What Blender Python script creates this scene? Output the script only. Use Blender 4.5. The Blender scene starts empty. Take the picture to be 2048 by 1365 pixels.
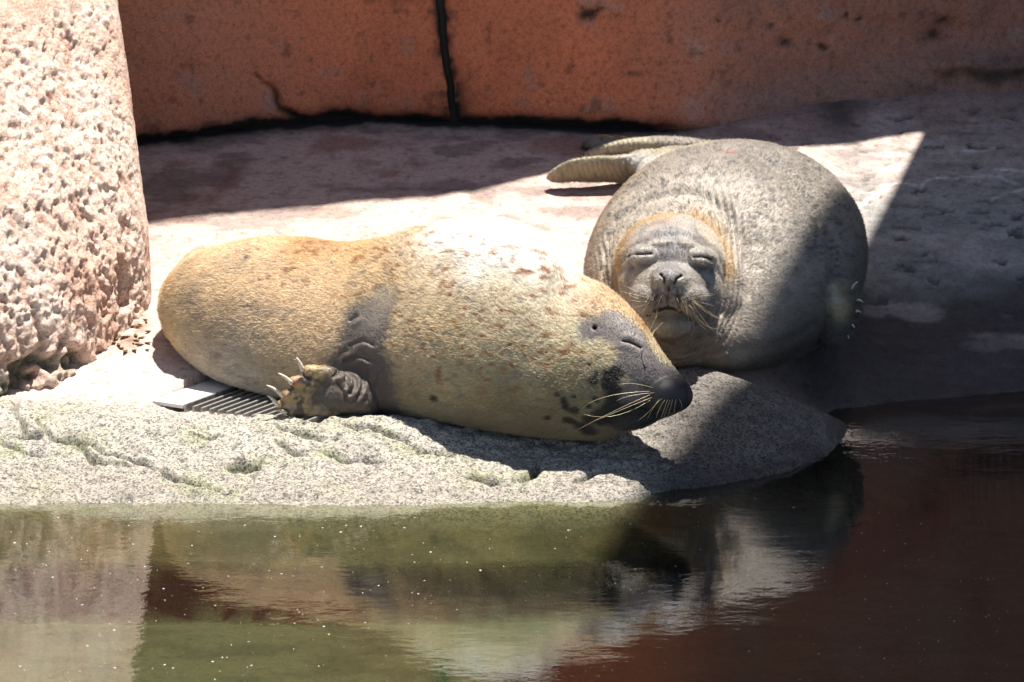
import bpy, bmesh, math, random
import numpy as np
from mathutils import Vector
from mathutils.bvhtree import BVHTree

R = math.radians
random.seed(7)
rng = np.random.default_rng(7)
scene = bpy.context.scene
COL = scene.collection

# ------------------------------------------------------------------ camera
FPX = 8880.0                       # focal length in photo pixels (2048 wide)
PITCH = R(15.0) - math.atan(294.5 / FPX)
CAM = np.array([0.0, -12.0 * math.cos(R(15)), 12.0 * math.sin(R(15))])
cd = bpy.data.cameras.new("camera")
cd.sensor_fit = 'HORIZONTAL'
cd.sensor_width = 36.0
cd.lens = FPX / 2048.0 * 36.0
cd.clip_start = 0.1
cd.clip_end = 500.0
cd.dof.use_dof = True
cd.dof.focus_distance = 12.05
cd.dof.aperture_fstop = 9.0
cam = bpy.data.objects.new("camera", cd)
cam.location = CAM
cam.rotation_euler = (math.pi / 2 - PITCH, 0, 0)
COL.objects.link(cam)
scene.camera = cam

# ------------------------------------------------------------------ sky, sun, exposure
SUN_EL, SUN_AZ = R(80.0), R(48.0)            # azimuth measured from +Y towards +X
SUN = np.array([math.cos(SUN_EL) * math.sin(SUN_AZ), math.cos(SUN_EL) * math.cos(SUN_AZ), math.sin(SUN_EL)])
world = bpy.data.worlds.new("World")
scene.world = world
world.use_nodes = True
wn = world.node_tree
bg = wn.nodes["Background"]
sky = wn.nodes.new("ShaderNodeTexSky")
sky.sky_type = 'NISHITA'
sky.sun_disc = False
sky.sun_elevation = SUN_EL
sky.sun_rotation = SUN_AZ
bg.inputs[1].default_value = 0.05
wn.links.new(sky.outputs[0], bg.inputs[0])
sl = bpy.data.lights.new("sun", 'SUN')
sl.energy = 5.0
sl.angle = R(0.53)
sl.color = (1.0, 0.955, 0.88)
so = bpy.data.objects.new("sun", sl)
so.rotation_euler = Vector(-SUN).to_track_quat('-Z', 'Y').to_euler()
so.location = (2, 3, 9)
COL.objects.link(so)
scene.view_settings.view_transform = 'Standard'
scene.view_settings.look = 'None'
scene.view_settings.gamma = 1.0
scene.view_settings.use_curve_mapping = False
scene.view_settings.exposure = 1.27
scene.render.engine = 'CYCLES'
scene.cycles.use_denoising = True
scene.cycles.max_bounces = 8
scene.cycles.transparent_max_bounces = 12
scene.cycles_curves.shape = 'RIBBONS'

# ------------------------------------------------------------------ projection helpers
FWD = np.array([0, math.cos(PITCH), -math.sin(PITCH)])
UPV = np.array([0, math.sin(PITCH), math.cos(PITCH)])
RGT = np.array([1.0, 0, 0])


def ray(px, py):
    d = FWD + RGT * ((px - 1024.0) / FPX) + UPV * ((682.5 - py) / FPX)
    return d / np.linalg.norm(d)


def atY(px, py, Y):
    d = ray(px, py)
    return CAM + d * ((Y - CAM[1]) / d[1])


def atZ(px, py, z):
    d = ray(px, py)
    return CAM + d * ((z - CAM[2]) / d[2])


def ppm(Y):                       # photo pixels per metre at depth Y
    return FPX / (Y - CAM[1])


# ------------------------------------------------------------------ numpy noise
_perm = rng.permutation(4096).astype(np.int64)


def _h(i, j, k):
    return _perm[(_perm[(_perm[i & 4095] + j) & 4095] + k) & 4095]


def vnoise(P, scale=1.0, seed=0):
    """value noise in [-1,1], P (n,3) or (n,2)"""
    P = np.asarray(P, float)
    if P.shape[1] == 2:
        P = np.c_[P, np.zeros(len(P))]
    Q = P * scale + seed * 17.37 + 100.0
    I = np.floor(Q).astype(np.int64)
    f = Q - I
    f = f * f * f * (f * (f * 6 - 15) + 10)
    r = np.zeros(len(P))
    for dx in (0, 1):
        for dy in (0, 1):
            for dz in (0, 1):
                w = (f[:, 0] if dx else 1 - f[:, 0]) * (f[:, 1] if dy else 1 - f[:, 1]) * (f[:, 2] if dz else 1 - f[:, 2])
                r += w * (_h(I[:, 0] + dx, I[:, 1] + dy, I[:, 2] + dz) / 2047.5 - 1.0)
    return r


def fbm(P, scale=1.0, octv=4, seed=0, gain=0.5):
    r = 0.0
    a = 1.0
    t = 0.0
    for o in range(octv):
        r = r + a * vnoise(P, scale * 2.03 ** o, seed + o * 3)
        t += a
        a *= gain
    return r / t


def sstep(x, a, b):
    t = np.clip((x - a) / (b - a), 0, 1)
    return t * t * (3 - 2 * t)


def mix(a, b, t):
    t = np.asarray(t)
    if np.ndim(a) == 2 or np.ndim(b) >= 1 and t.ndim == 1:
        t = t[:, None]
    return a * (1 - t) + b * t


def seg_dist(P, pts):
    """distance of points P (n,k) to polyline pts, and parameter along it 0..1"""
    pts = np.asarray(pts, float)
    if len(pts) == 1:
        return np.linalg.norm(P - pts[0], axis=1), np.zeros(len(P))
    best = np.full(len(P), 1e9)
    par = np.zeros(len(P))
    L = np.r_[0, np.cumsum(np.linalg.norm(np.diff(pts, axis=0), axis=1))]
    for i in range(len(pts) - 1):
        a, b = pts[i], pts[i + 1]
        ab = b - a
        t = np.clip(((P - a) @ ab) / max(ab @ ab, 1e-12), 0, 1)
        d = np.linalg.norm(P - (a + t[:, None] * ab), axis=1)
        m = d < best
        best[m] = d[m]
        par[m] = (L[i] + t[m] * (L[i + 1] - L[i])) / max(L[-1], 1e-9)
    return best, par


def catmull(xs, ys, q):
    """smooth interpolation of rows ys at positions xs"""
    xs = np.asarray(xs, float)
    ys = np.asarray(ys, float)
    m = np.gradient(ys, xs, axis=0)
    i = np.clip(np.searchsorted(xs, q) - 1, 0, len(xs) - 2)
    h = (xs[i + 1] - xs[i])[:, None]
    t = ((q - xs[i]))[:, None] / h
    return ((2 * t ** 3 - 3 * t ** 2 + 1) * ys[i] + (t ** 3 - 2 * t ** 2 + t) * h * m[i]
            + (-2 * t ** 3 + 3 * t ** 2) * ys[i + 1] + (t ** 3 - t ** 2) * h * m[i + 1])


# ------------------------------------------------------------------ mesh helpers
def make_mesh(name, V, F, smooth=True):
    me = bpy.data.meshes.new(name)
    V = np.asarray(V, np.float32)
    if isinstance(F, np.ndarray):
        n, k = F.shape
        me.vertices.add(len(V))
        me.vertices.foreach_set("co", V.ravel())
        me.loops.add(n * k)
        me.loops.foreach_set("vertex_index", F.astype(np.int32).ravel())
        me.polygons.add(n)
        me.polygons.foreach_set("loop_start", np.arange(0, n * k, k, dtype=np.int32))
        me.update(calc_edges=True)
        me.validate()
    else:
        me.from_pydata(V.tolist(), [], F)
    if smooth:
        me.polygons.foreach_set("use_smooth", np.ones(len(me.polygons), bool))
    me.update()
    return me


def obj(name, me, mat=None, parent=None, **props):
    o = bpy.data.objects.new(name, me)
    COL.objects.link(o)
    if mat is not None:
        me.materials.append(mat)
    if parent is not None:
        o.parent = parent
    for k, v in props.items():
        o[k] = v
    return o


def empty(name, loc, label, cat, group=None):
    o = bpy.data.objects.new(name, None)
    o.empty_display_size = 0.1
    o.location = loc
    COL.objects.link(o)
    o["label"] = label
    o["category"] = cat
    if group:
        o["group"] = group
    bpy.context.view_layer.update()
    return o


def child(name, me, mat, parent, **props):
    """a part whose mesh is given in world coordinates"""
    o = obj(name, me, mat, parent, **props)
    o.matrix_parent_inverse = parent.matrix_world.inverted()
    return o


def set_attr(me, name, arr):
    arr = np.asarray(arr, np.float32)
    if arr.ndim == 1:
        a = me.attributes.new(name, 'FLOAT', 'POINT')
        a.data.foreach_set("value", arr)
    else:
        a = me.attributes.new(name, 'FLOAT_COLOR', 'POINT')
        if arr.shape[1] == 3:
            arr = np.c_[arr, np.ones(len(arr), np.float32)]
        a.data.foreach_set("color", np.ascontiguousarray(arr, np.float32).ravel())


def grid_faces(nu, nv):
    i = np.arange(nu - 1)[:, None] * nv + np.arange(nv - 1)[None, :]
    i = i.ravel()
    return np.c_[i, i + nv, i + nv + 1, i + 1]


def tube_mesh(name, pts, rad, sides=3, smooth=True, flat=1.0):
    pts = np.asarray(pts, float)
    n = len(pts)
    V, F = [], []
    T = np.gradient(pts, axis=0)
    ref = np.array([0.3, 0.2, 1.0])
    for i in range(n):
        t = T[i] / (np.linalg.norm(T[i]) + 1e-9)
        a = np.cross(t, ref)
        a /= np.linalg.norm(a) + 1e-9
        b = np.cross(t, a)
        for s in range(sides):
            an = 2 * math.pi * s / sides
            V.append(pts[i] + rad[i] * (a * math.cos(an) + b * flat * math.sin(an)))
    for i in range(n - 1):
        for s in range(sides):
            F.append((i * sides + s, i * sides + (s + 1) % sides, (i + 1) * sides + (s + 1) % sides, (i + 1) * sides + s))
    F.append(tuple(range(sides))[::-1])
    F.append(tuple((n - 1) * sides + s for s in range(sides)))
    return make_mesh(name, V, F, smooth)


def box_mesh(name, C, ax, ay, az, bevel=0.0):
    """box with centre C and half-axis vectors"""
    C, ax, ay, az = (np.asarray(v, float) for v in (C, ax, ay, az))
    bm = bmesh.new()
    vs = [bm.verts.new(C + sx * ax + sy * ay + sz * az) for sx in (-1, 1) for sy in (-1, 1) for sz in (-1, 1)]
    for f in ((0, 1, 3, 2), (4, 6, 7, 5), (0, 4, 5, 1), (2, 3, 7, 6), (0, 2, 6, 4), (1, 5, 7, 3)):
        bm.faces.new([vs[i] for i in f])
    bmesh.ops.recalc_face_normals(bm, faces=bm.faces)
    if bevel:
        bmesh.ops.bevel(bm, geom=list(bm.edges), offset=bevel, segments=1, affect='EDGES')
    me = bpy.data.meshes.new(name)
    bm.to_mesh(me)
    bm.free()
    return me


# ------------------------------------------------------------------ materials
def newmat(name):
    m = bpy.data.materials.new(name)
    m.use_nodes = True
    nt = m.node_tree
    return m, nt, nt.nodes["Principled BSDF"]


def N(nt, typ, **kw):
    n = nt.nodes.new(typ)
    for k, v in kw.items():
        if k in ("ins",):
            for a, b in v.items():
                n.inputs[a].default_value = b
        else:
            setattr(n, k, v)
    return n


def noise_node(nt, vec, scale, detail=4, rough=0.6):
    n = N(nt, "ShaderNodeTexNoise")
    n.inputs["Scale"].default_value = scale
    n.inputs["Detail"].default_value = detail
    n.inputs["Roughness"].default_value = rough
    nt.links.new(vec, n.inputs["Vector"])
    return n.outputs["Fac"]


def ramp(nt, fac, stops):
    r = N(nt, "ShaderNodeValToRGB")
    els = r.color_ramp.elements
    while len(els) < len(stops):
        els.new(0.5)
    for e, (p, c) in zip(els, stops):
        e.position = p
        e.color = (*c, 1) if len(c) == 3 else c
    nt.links.new(fac, r.inputs[0])
    return r.outputs[0]


def mulcol(nt, a, b, fac=1.0, mode='MULTIPLY'):
    m = N(nt, "ShaderNodeMix", data_type='RGBA', blend_type=mode)
    if hasattr(fac, "is_linked") or not isinstance(fac, (int, float)):
        nt.links.new(fac, m.inputs[0])
    else:
        m.inputs[0].default_value = fac
    nt.links.new(a, m.inputs[6])
    nt.links.new(b, m.inputs[7])
    return m.outputs[2]


def math_node(nt, op, a, b):
    m = N(nt, "ShaderNodeMath", operation=op)
    for i, v in enumerate((a, b)):
        if isinstance(v, (int, float)):
            m.inputs[i].default_value = v
        else:
            nt.links.new(v, m.inputs[i])
    return m.outputs[0]


def rock_material(name, grit_scale, grit_dark, fine=60.0, bump=0.5, dist=0.006, rough=0.85, wet_attr=False, spots=None):
    """vertex-colour pigment with mineral grit, fine relief and optional wetness"""
    m, nt, b = newmat(name)
    co = N(nt, "ShaderNodeTexCoord").outputs["Object"]
    at = N(nt, "ShaderNodeAttribute", attribute_name="pigment")
    vor = N(nt, "ShaderNodeTexVoronoi")
    vor.inputs["Scale"].default_value = grit_scale
    nt.links.new(co, vor.inputs["Vector"])
    bw = N(nt, "ShaderNodeSeparateColor")
    nt.links.new(vor.outputs["Color"], bw.inputs[0])
    ga = N(nt, "ShaderNodeAttribute", attribute_name="grit").outputs["Fac"]
    grit = ramp(nt, bw.outputs[0], grit_dark)
    n1 = noise_node(nt, co, fine, 5, 0.65)
    v1 = ramp(nt, n1, [(0.28, (0.62, 0.60, 0.58)), (0.5, (1, 1, 1)), (0.75, (1.12, 1.1, 1.08))])
    c = mulcol(nt, at.outputs["Color"], v1)
    c = mulcol(nt, c, grit, ga)
    if spots:
        n2 = noise_node(nt, co, spots[0], 3, 0.6)
        c = mulcol(nt, c, ramp(nt, n2, [(spots[1], spots[2]), (spots[1] + 0.06, (1, 1, 1))]))
    nt.links.new(c, b.inputs["Base Color"])
    bp = N(nt, "ShaderNodeBump")
    bp.inputs["Strength"].default_value = bump
    bp.inputs["Distance"].default_value = dist
    h = math_node(nt, 'ADD', math_node(nt, 'MULTIPLY', noise_node(nt, co, fine * 2.2, 5, 0.7), 1.0),
                  math_node(nt, 'MULTIPLY', math_node(nt, 'MULTIPLY', bw.outputs[1], ga), 0.6))
    nt.links.new(h, bp.inputs["Height"])
    nt.links.new(bp.outputs[0], b.inputs["Normal"])
    if wet_attr:
        w = N(nt, "ShaderNodeAttribute", attribute_name="wet").outputs["Fac"]
        rr = N(nt, "ShaderNodeMapRange")
        rr.inputs["To Min"].default_value = rough
        rr.inputs["To Max"].default_value = 0.32
        nt.links.new(w, rr.inputs["Value"])
        nt.links.new(rr.outputs[0], b.inputs["Roughness"])
    else:
        b.inputs["Roughness"].default_value = rough
    b.inputs["Specular IOR Level"].default_value = 0.35
    return m


def plain(name, col, rough=0.5, metal=0.0, spec=0.5, var=0.15, scale=40):
    m, nt, b = newmat(name)
    co = N(nt, "ShaderNodeTexCoord").outputs["Object"]
    n = noise_node(nt, co, scale, 4, 0.6)
    c0 = tuple(max(0, x * (1 - var)) for x in col)
    c1 = tuple(min(1, x * (1 + var)) for x in col)
    nt.links.new(ramp(nt, n, [(0.3, c0), (0.7, c1)]), b.inputs["Base Color"])
    b.inputs["Roughness"].default_value = rough
    b.inputs["Metallic"].default_value = metal
    b.inputs["Specular IOR Level"].default_value = spec
    return m


GRIT = [(0.0, (0.25, 0.24, 0.24)), (0.22, (0.55, 0.54, 0.53)), (0.45, (0.95, 0.93, 0.9)), (0.8, (1.15, 1.1, 1.05)), (1.0, (1.35, 1.33, 1.3))]
M_floor = rock_material("rock_floor", 210, GRIT, fine=45, bump=0.8, dist=0.006, wet_attr=True)
M_wall = rock_material("red_concrete", 230, [(0, (0.58, 0.57, 0.57)), (0.35, (0.97, 0.97, 0.97)), (1, (1.25, 1.2, 1.15))], fine=62, bump=0.6, dist=0.008)
M_pillar = rock_material("pink_rock", 180, [(0, (0.72, 0.6, 0.56)), (0.4, (1, 1, 1)), (1, (1.1, 1.1, 1.1))], fine=50, bump=0.8, dist=0.014)
M_claw = plain("claw_horn", (0.60, 0.49, 0.39), 0.5, var=0.4, scale=160)
M_whisker = plain("whisker_hair", (0.62, 0.50, 0.27), 0.35, var=0.3, scale=30)
M_plate = plain("worn_white_paint", (0.66, 0.64, 0.60), 0.55, var=0.12, scale=25)
M_steel = plain("weathered_steel", (0.34, 0.33, 0.31), 0.42, metal=0.6, var=0.3, scale=60)
M_dark = plain("black_joint", (0.012, 0.011, 0.010), 0.9)
M_twig = plain("dry_twig", (0.45, 0.27, 0.12), 0.7, var=0.3)
M_leaf = plain("wet_leaf_litter", (0.26, 0.14, 0.05), 0.5, var=0.5, scale=90)
M_speck = plain("pale_speck", (0.60, 0.59, 0.56), 0.7, var=0.2)

# ------------------------------------------------------------------ floor shape
shore_px = [(-2500, 1012), (-600, 1012), (0, 1010), (140, 1006), (300, 1010), (450, 1007), (600, 1012), (760, 1009), (900, 1008), (1020, 1004), (1150, 1004),
            (1240, 1000), (1300, 990), (1400, 975), (1500, 958), (1580, 941), (1640, 915), (1690, 888), (1706, 873), (1692, 850),
            (1655, 832), (1665, 818), (1760, 812), (1850, 803), (1950, 790), (2050, 782), (2300, 772), (4000, 760)]
SHORE = np.array([atZ(x, y, 0.0)[:2] for x, y in shore_px])
LAND = np.vstack([SHORE, [[SHORE[-1, 0], 9.0], [SHORE[0, 0], 9.0]]])


def land_sd(P):
    d, _ = seg_dist(P, SHORE)
    x, y = P[:, 0], P[:, 1]
    ins = np.zeros(len(P), bool)
    n = len(LAND)
    for i in range(n):
        x1, y1 = LAND[i]
        x2, y2 = LAND[(i + 1) % n]
        if y1 == y2:
            continue
        c = ((y1 > y) != (y2 > y)) & (x < (x2 - x1) * (y - y1) / (y2 - y1) + x1)
        ins ^= c
    return np.where(ins, d, -d)


def smin(a, b, k):
    h = np.clip(0.5 + 0.5 * (b - a) / k, 0, 1)
    return b * (1 - h) + a * h - k * h * (1 - h)


def floor_base(P):
    """smooth floor height at plan points (n,2)"""
    X, Y = P[:, 0], P[:, 1]
    zl = 0.046 + 0.18 * Y
    zr = 0.36 * (Y - 1.02) + 0.02
    t = sstep(X, 0.72, 1.15)
    zp = zl * (1 - t) + np.minimum(zr, 0.10 + 0.26 * (Y - 1.0)) * t
    # low crest along the top of the bank at left, shallow drain pan behind it
    crest = sstep(X, -1.6, -1.1) * (1 - sstep(X, -0.45, 0.1))
    zp = zp + 0.052 * crest * np.exp(-((Y - 0.21) / 0.12) ** 2)
    # rounded outcrop in front of the grey seal
    zp = zp + 0.035 * np.exp(-(((X - 0.62) / 0.30) ** 2 + ((Y - 0.42) / 0.26) ** 2))
    d = land_sd(P)
    d = d + (0.014 * vnoise(P, 10, 55) + 0.008 * vnoise(P, 27, 56)) * np.exp(-np.abs(d) / 0.08)
    bank = 0.006 + 0.46 * np.maximum(d, 0)
    z = smin(zp, bank, 0.05)
    # under water: shallow shelf, then a drop to the pool floor
    dn = np.maximum(-d, 0)
    shelf = -0.003 - 0.10 * np.minimum(dn, 0.05) - 0.44 * np.clip(dn - 0.05, 0, 0.24)
    drop = sstep(dn + 0.03 * vnoise(P, 3.0, 5), 0.262, 0.285)
    deep = -0.25
    zu = shelf * (1 - drop) + deep * drop
    return np.where(d > 0, z, zu), d


def floor_pt(px, py):
    z = 0.1
    for _ in range(40):
        p = atZ(px, py, z)
        z = 0.5 * z + 0.5 * float(floor_base(p[None, :2])[0][0])
    return atZ(px, py, z)


# back wall foot, taken from where it meets the floor
wall_px = [(-900, 310), (0, 300), (260, 288), (400, 275), (500, 258), (600, 244), (760, 241), (900, 246), (1060, 254), (1200, 260), (1330, 268), (1420, 268),
           (1530, 244), (1700, 218), (1880, 196), (2048, 176), (2600, 150)]
WALLF = np.array([floor_pt(x, y) for x, y in wall_px])


_wx = np.linspace(-3.2, 2.7, 300)
_wk = np.exp(-(np.arange(-24, 25) / 9.0) ** 2)
_wy = np.convolve(np.pad(np.interp(_wx, WALLF[:, 0], WALLF[:, 1]), 24, mode='edge'), _wk / _wk.sum(), mode='valid')


def wall_y(X):
    return np.interp(X, _wx, _wy)


# drain grate footprint (plan)
g0, g1 = floor_pt(372, 822), floor_pt(462, 770)
gdir = (g1 - g0)[:2]
gdir /= np.linalg.norm(gdir)
gper = np.array([gdir[1], -gdir[0]])
GZ = float(floor_pt(430, 795)[2]) - 0.004
GC = g0[:2] + gdir * 0.02

crack_px = [[(60, 838), (110, 880), (200, 900), (290, 930), (380, 965), (440, 985)], [(30, 800), (50, 860), (45, 875)], [(380, 872), (420, 882), (455, 872)],
            [(455, 935), (490, 942), (520, 930)], [(300, 940), (420, 985), (460, 990)], [(640, 905), (700, 925), (760, 930)],
            [(800, 880), (840, 905), (900, 905)], [(720, 915), (750, 930)], [(935, 955), (970, 965), (990, 968)], [(1040, 960), (1070, 940), (1085, 920)], [(690, 850), (760, 862), (820, 892)],
            [(0, 880), (40, 905), (90, 915)], [(560, 890), (610, 915)], [(150, 880), (180, 920), (260, 935)], [(1150, 965), (1240, 945)], [(545, 850), (600, 868), (680, 880)],
            [(1490, 765), (1530, 775), (1580, 790)]]
pit_px = [(490, 938, 0.022), (60, 868, 0.02), (845, 903, 0.010), (735, 927, 0.008), (1070, 935, 0.012), (200, 740, 0.01), (985, 965, 0.008), (1520, 772, .01)]


def floor_fine(P, z, d):
    land = sstep(d, -0.02, 0.05)
    Y = P[:, 1]
    bankm = 1 - sstep(Y, 0.45, 0.8)
    r = 0.016 * fbm(P, 7.0, 4, 1) * (0.35 + 0.65 * bankm) + 0.011 * fbm(P, 30.0, 3, 2, 0.65) * (0.3 + 0.7 * bankm)
    r = r + 0.014 * np.abs(fbm(P * np.array([0.6, 1.6]), 9.0, 3, 9)) * bankm + 0.012 * fbm(P, 36, 3, 10, 0.6) * bankm * sstep(P[:, 0], 0.2, 0.45)
    z = z + r * land + 0.010 * fbm(P, 9.0, 4, 4) * (1 - land)
    crk = np.zeros(len(P))
    wob = 0.012 * np.c_[vnoise(P, 22, 31), vnoise(P, 22, 41)]
    for c in CRACKS:
        dd, t = seg_dist(P + wob, c)
        w = 0.0065 * (0.6 + 0.6 * vnoise(P, 18, 6)) + 0.002
        crk = np.maximum(crk, np.exp(-(dd / np.maximum(w, 0.004)) ** 2) * np.sin(np.pi * np.clip(t * 0.9 + 0.05, 0, 1)) ** 0.4)
    z = z - 0.034 * crk
    for (p, rad) in PITS:
        q = (P - p) * np.array([0.55, 1.0])
        pm = np.exp(-(np.linalg.norm(q + wob * 1.5, axis=1) / rad) ** 4)
        z = z - 0.035 * pm * (rad / 0.02) ** 0.5
        crk = np.maximum(crk, pm)
    # drain pan: level strip under the grate
    u = (P - GC) @ gdir
    v = (P - GC) @ gper
    pan = sstep(u, 0.0, 0.03) * (1 - sstep(u, 0.62, 0.66)) * sstep(v, -0.125, -0.118) * (1 - sstep(v, 0.40, 0.42))
    bars = sstep(v, -0.012, -0.004)
    z = z * (1 - pan) + (GZ - 0.012 - 0.045 * bars) * pan
    return z, crk, pan


CRACKS = [np.array([floor_pt(x, y)[:2] for x, y in c]) for c in crack_px]
PITS = [(floor_pt(x, y)[:2], r) for x, y, r in pit_px]


def axis_pts(lo, a, b, hi, step, coarse):
    left = np.linspace(lo, a, coarse)[:-1]
    right = np.linspace(b, hi, coarse)[1:]
    return np.r_[left, np.arange(a, b, step), right]


gx = axis_pts(-9.0, -1.65, 1.8, 9.0, 0.0062, 26)
gy = np.r_[np.linspace(-14.0, -2.2, 14)[:-1], np.arange(-2.2, -0.6, 0.03), np.arange(-0.6, -0.2, 0.012), np.arange(-0.2, 0.42, 0.0052), np.arange(0.42, 0.75, 0.009), np.arange(0.75, 2.75, 0.012), np.linspace(2.76, 9.0, 14)]
PX, PY = np.meshgrid(gx, gy, indexing='ij')
FP = np.c_[PX.ravel(), PY.ravel()]
FZ0, FD = floor_base(FP)
FZ, FCRK, FPAN = floor_fine(FP, FZ0, FD)
# behind the wall foot the ground carries on level
cove = sstep(FP[:, 0], 0.45, 0.8)
FZ = FZ + cove * np.minimum(0.9 * np.clip(FP[:, 1] - (wall_y(FP[:, 0]) - 0.25), 0, 0.3) ** 2, 0.03)

# pigment
X, Y = FP[:, 0], FP[:, 1]
pink = np.array([0.50, 0.385, 0.335])
bankc = np.array([0.345, 0.325, 0.29])
greyc = np.array([0.27, 0.262, 0.25])
wetc = np.array([0.10, 0.10, 0.105])
c = np.tile(pink, (len(FP), 1))
c = mix(c, np.array([0.44, 0.30, 0.255]), sstep(fbm(FP, 2.2, 4, 12), 0.0, 0.5) * 0.7)
c = mix(c, np.array([0.30, 0.155, 0.12]), sstep(fbm(FP, 5.0, 4, 13), 0.1, 0.5) * sstep(Y, 1.55, 2.0) * (1 - sstep(X, 0.2, 0.7)) * 0.75)
c = mix(c, np.array([0.55, 0.48, 0.43]), (1 - sstep(np.hypot(X + 1.05, (Y - 0.55) * 1.2), 0.15, 0.5)) * 0.5)
c = mix(c, np.array([0.17, 0.125, 0.115]), sstep(fbm(FP * np.array([0.7, 1.2]), 8, 4, 35), 0.02, 0.4) * sstep(Y, 1.45, 1.9) * 0.65)
c = mix(c, np.array([0.20, 0.16, 0.14]), sstep(fbm(FP, 34, 3, 36), 0.25, 0.5) * 0.5)
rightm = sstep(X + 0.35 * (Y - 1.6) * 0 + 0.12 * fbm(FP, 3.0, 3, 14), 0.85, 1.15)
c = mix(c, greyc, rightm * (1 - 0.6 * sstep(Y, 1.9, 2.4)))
bm_ = 1 - sstep(Y + 0.08 * fbm(FP, 4, 3, 15), 0.34, 0.56)
bm_ = np.maximum(bm_, np.exp(-(((X - 0.62) / 0.36) ** 4 + ((Y - 0.42) / 0.34) ** 4)))
c = mix(c, bankc, bm_)
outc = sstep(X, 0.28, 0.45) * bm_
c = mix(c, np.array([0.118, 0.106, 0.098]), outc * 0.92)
# wet, dark lower right and along the waterline
wet = np.clip(1 - sstep(FD + 0.05 * fbm(FP, 8, 3, 16), 0.0, 0.10), 0, 1) * 0.55
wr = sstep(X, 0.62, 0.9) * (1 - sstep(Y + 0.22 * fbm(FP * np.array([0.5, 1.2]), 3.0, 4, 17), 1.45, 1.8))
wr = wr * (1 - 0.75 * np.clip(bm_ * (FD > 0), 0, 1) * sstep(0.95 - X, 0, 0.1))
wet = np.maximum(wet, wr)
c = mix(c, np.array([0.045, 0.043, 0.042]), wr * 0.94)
c = c * (1 - (0.45 + 0.5 * outc) * np.clip(wet - wr, 0, 1))[:, None]
c = mix(c, np.array([0.27, 0.245, 0.21]), bm_ * (1 - sstep(FD + 0.06 * fbm(FP, 6, 3, 30), 0.05, 0.30)) * (1 - outc) * 0.7)
# pale mineral blotches on the wet floor
c = mix(c, np.array([0.42, 0.36, 0.34]), sstep(fbm(FP * np.array([0.6, 1.3]), 6, 4, 21), 0.18, 0.42) * rightm * sstep(Y, 1.15, 1.5) * 0.6)
# pits, algae, cracks
c = mix(c, np.array([0.045, 0.045, 0.038]), FCRK * 0.8)
alg = sstep(fbm(FP, 6.0, 4, 18), -0.05, 0.5) * bm_ * (1 - sstep(X, -0.4, 0.2)) * (FD > 0)
crkhalo = np.zeros(len(FP))
for cc in CRACKS[:12]:
    dd, _ = seg_dist(FP, cc)
    crkhalo = np.maximum(crkhalo, np.exp(-(dd / 0.035) ** 2))
c = mix(c, np.array([0.22, 0.25, 0.10]), np.clip(alg * 0.22 + crkhalo * 0.42 * sstep(fbm(FP, 14, 3, 19), -0.2, 0.3), 0, 0.7))
dark_pits = sstep(fbm(FP * np.array([0.7, 1.4]), 20, 3, 22), 0.42, 0.52) * sstep(Y, 1.2, 1.6) * sstep(X, -0.2, 1.2)
c = mix(c, np.array([0.07, 0.065, 0.06]), dark_pits * 0.75)
FZ = FZ - 0.010 * dark_pits
# thin pale veins in the floor at the right
for v in ([(1748, 395), (1775, 372), (1800, 366), (1840, 372), (1858, 360), (1900, 358), (1960, 352), (1998, 352), (2030, 368)],
          [(1985, 400), (2010, 390), (2060, 376)], [(1990, 338), (2060, 346)], [(1930, 300), (1960, 302), (1990, 294)], [(1700, 425), (1735, 402), (1752, 385)]):
    dd, _ = seg_dist(FP + 0.008 * np.c_[vnoise(FP, 30, 51), vnoise(FP, 30, 52)], [floor_pt(a, b)[:2] for a, b in v])
    c = mix(c, np.array([0.62, 0.58, 0.56]), np.exp(-(dd / 0.007) ** 2) * 0.85)
c = mix(c, np.array([0.25, 0.155, 0.13]), sstep(X, 0.45, 0.8) * (1 - sstep(wall_y(X) - Y + 0.12 * fbm(FP, 5, 3, 27), 0.05, 0.35)) * 0.8)
c = c * (1 + 0.45 * rightm * fbm(FP * np.array([0.7, 1.2]), 26, 4, 28) + 0.35 * outc * fbm(FP, 30, 4, 29))[:, None].clip(0.3, 1.8)
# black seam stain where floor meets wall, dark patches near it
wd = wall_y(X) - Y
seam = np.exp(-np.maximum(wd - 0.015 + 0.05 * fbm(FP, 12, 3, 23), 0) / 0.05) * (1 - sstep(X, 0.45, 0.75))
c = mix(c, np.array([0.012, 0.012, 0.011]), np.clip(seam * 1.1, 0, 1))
s0 = floor_pt(1680, 238)
c = mix(c, np.array([0.03, 0.03, 0.032]), np.exp(-(((X - s0[0]) / 0.07) ** 2 + ((Y - s0[1]) / 0.13) ** 2)) * 0.8)
# damp brown dirt beside the pillar foot
l0 = floor_pt(265, 670)
c = mix(c, np.array([0.16, 0.09, 0.05]), np.exp(-(((X - l0[0]) / 0.06) ** 2 + ((Y - l0[1]) / 0.12) ** 2)) * 0.8 * sstep(fbm(FP, 16, 3, 24), -0.3, 0.2))
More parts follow.
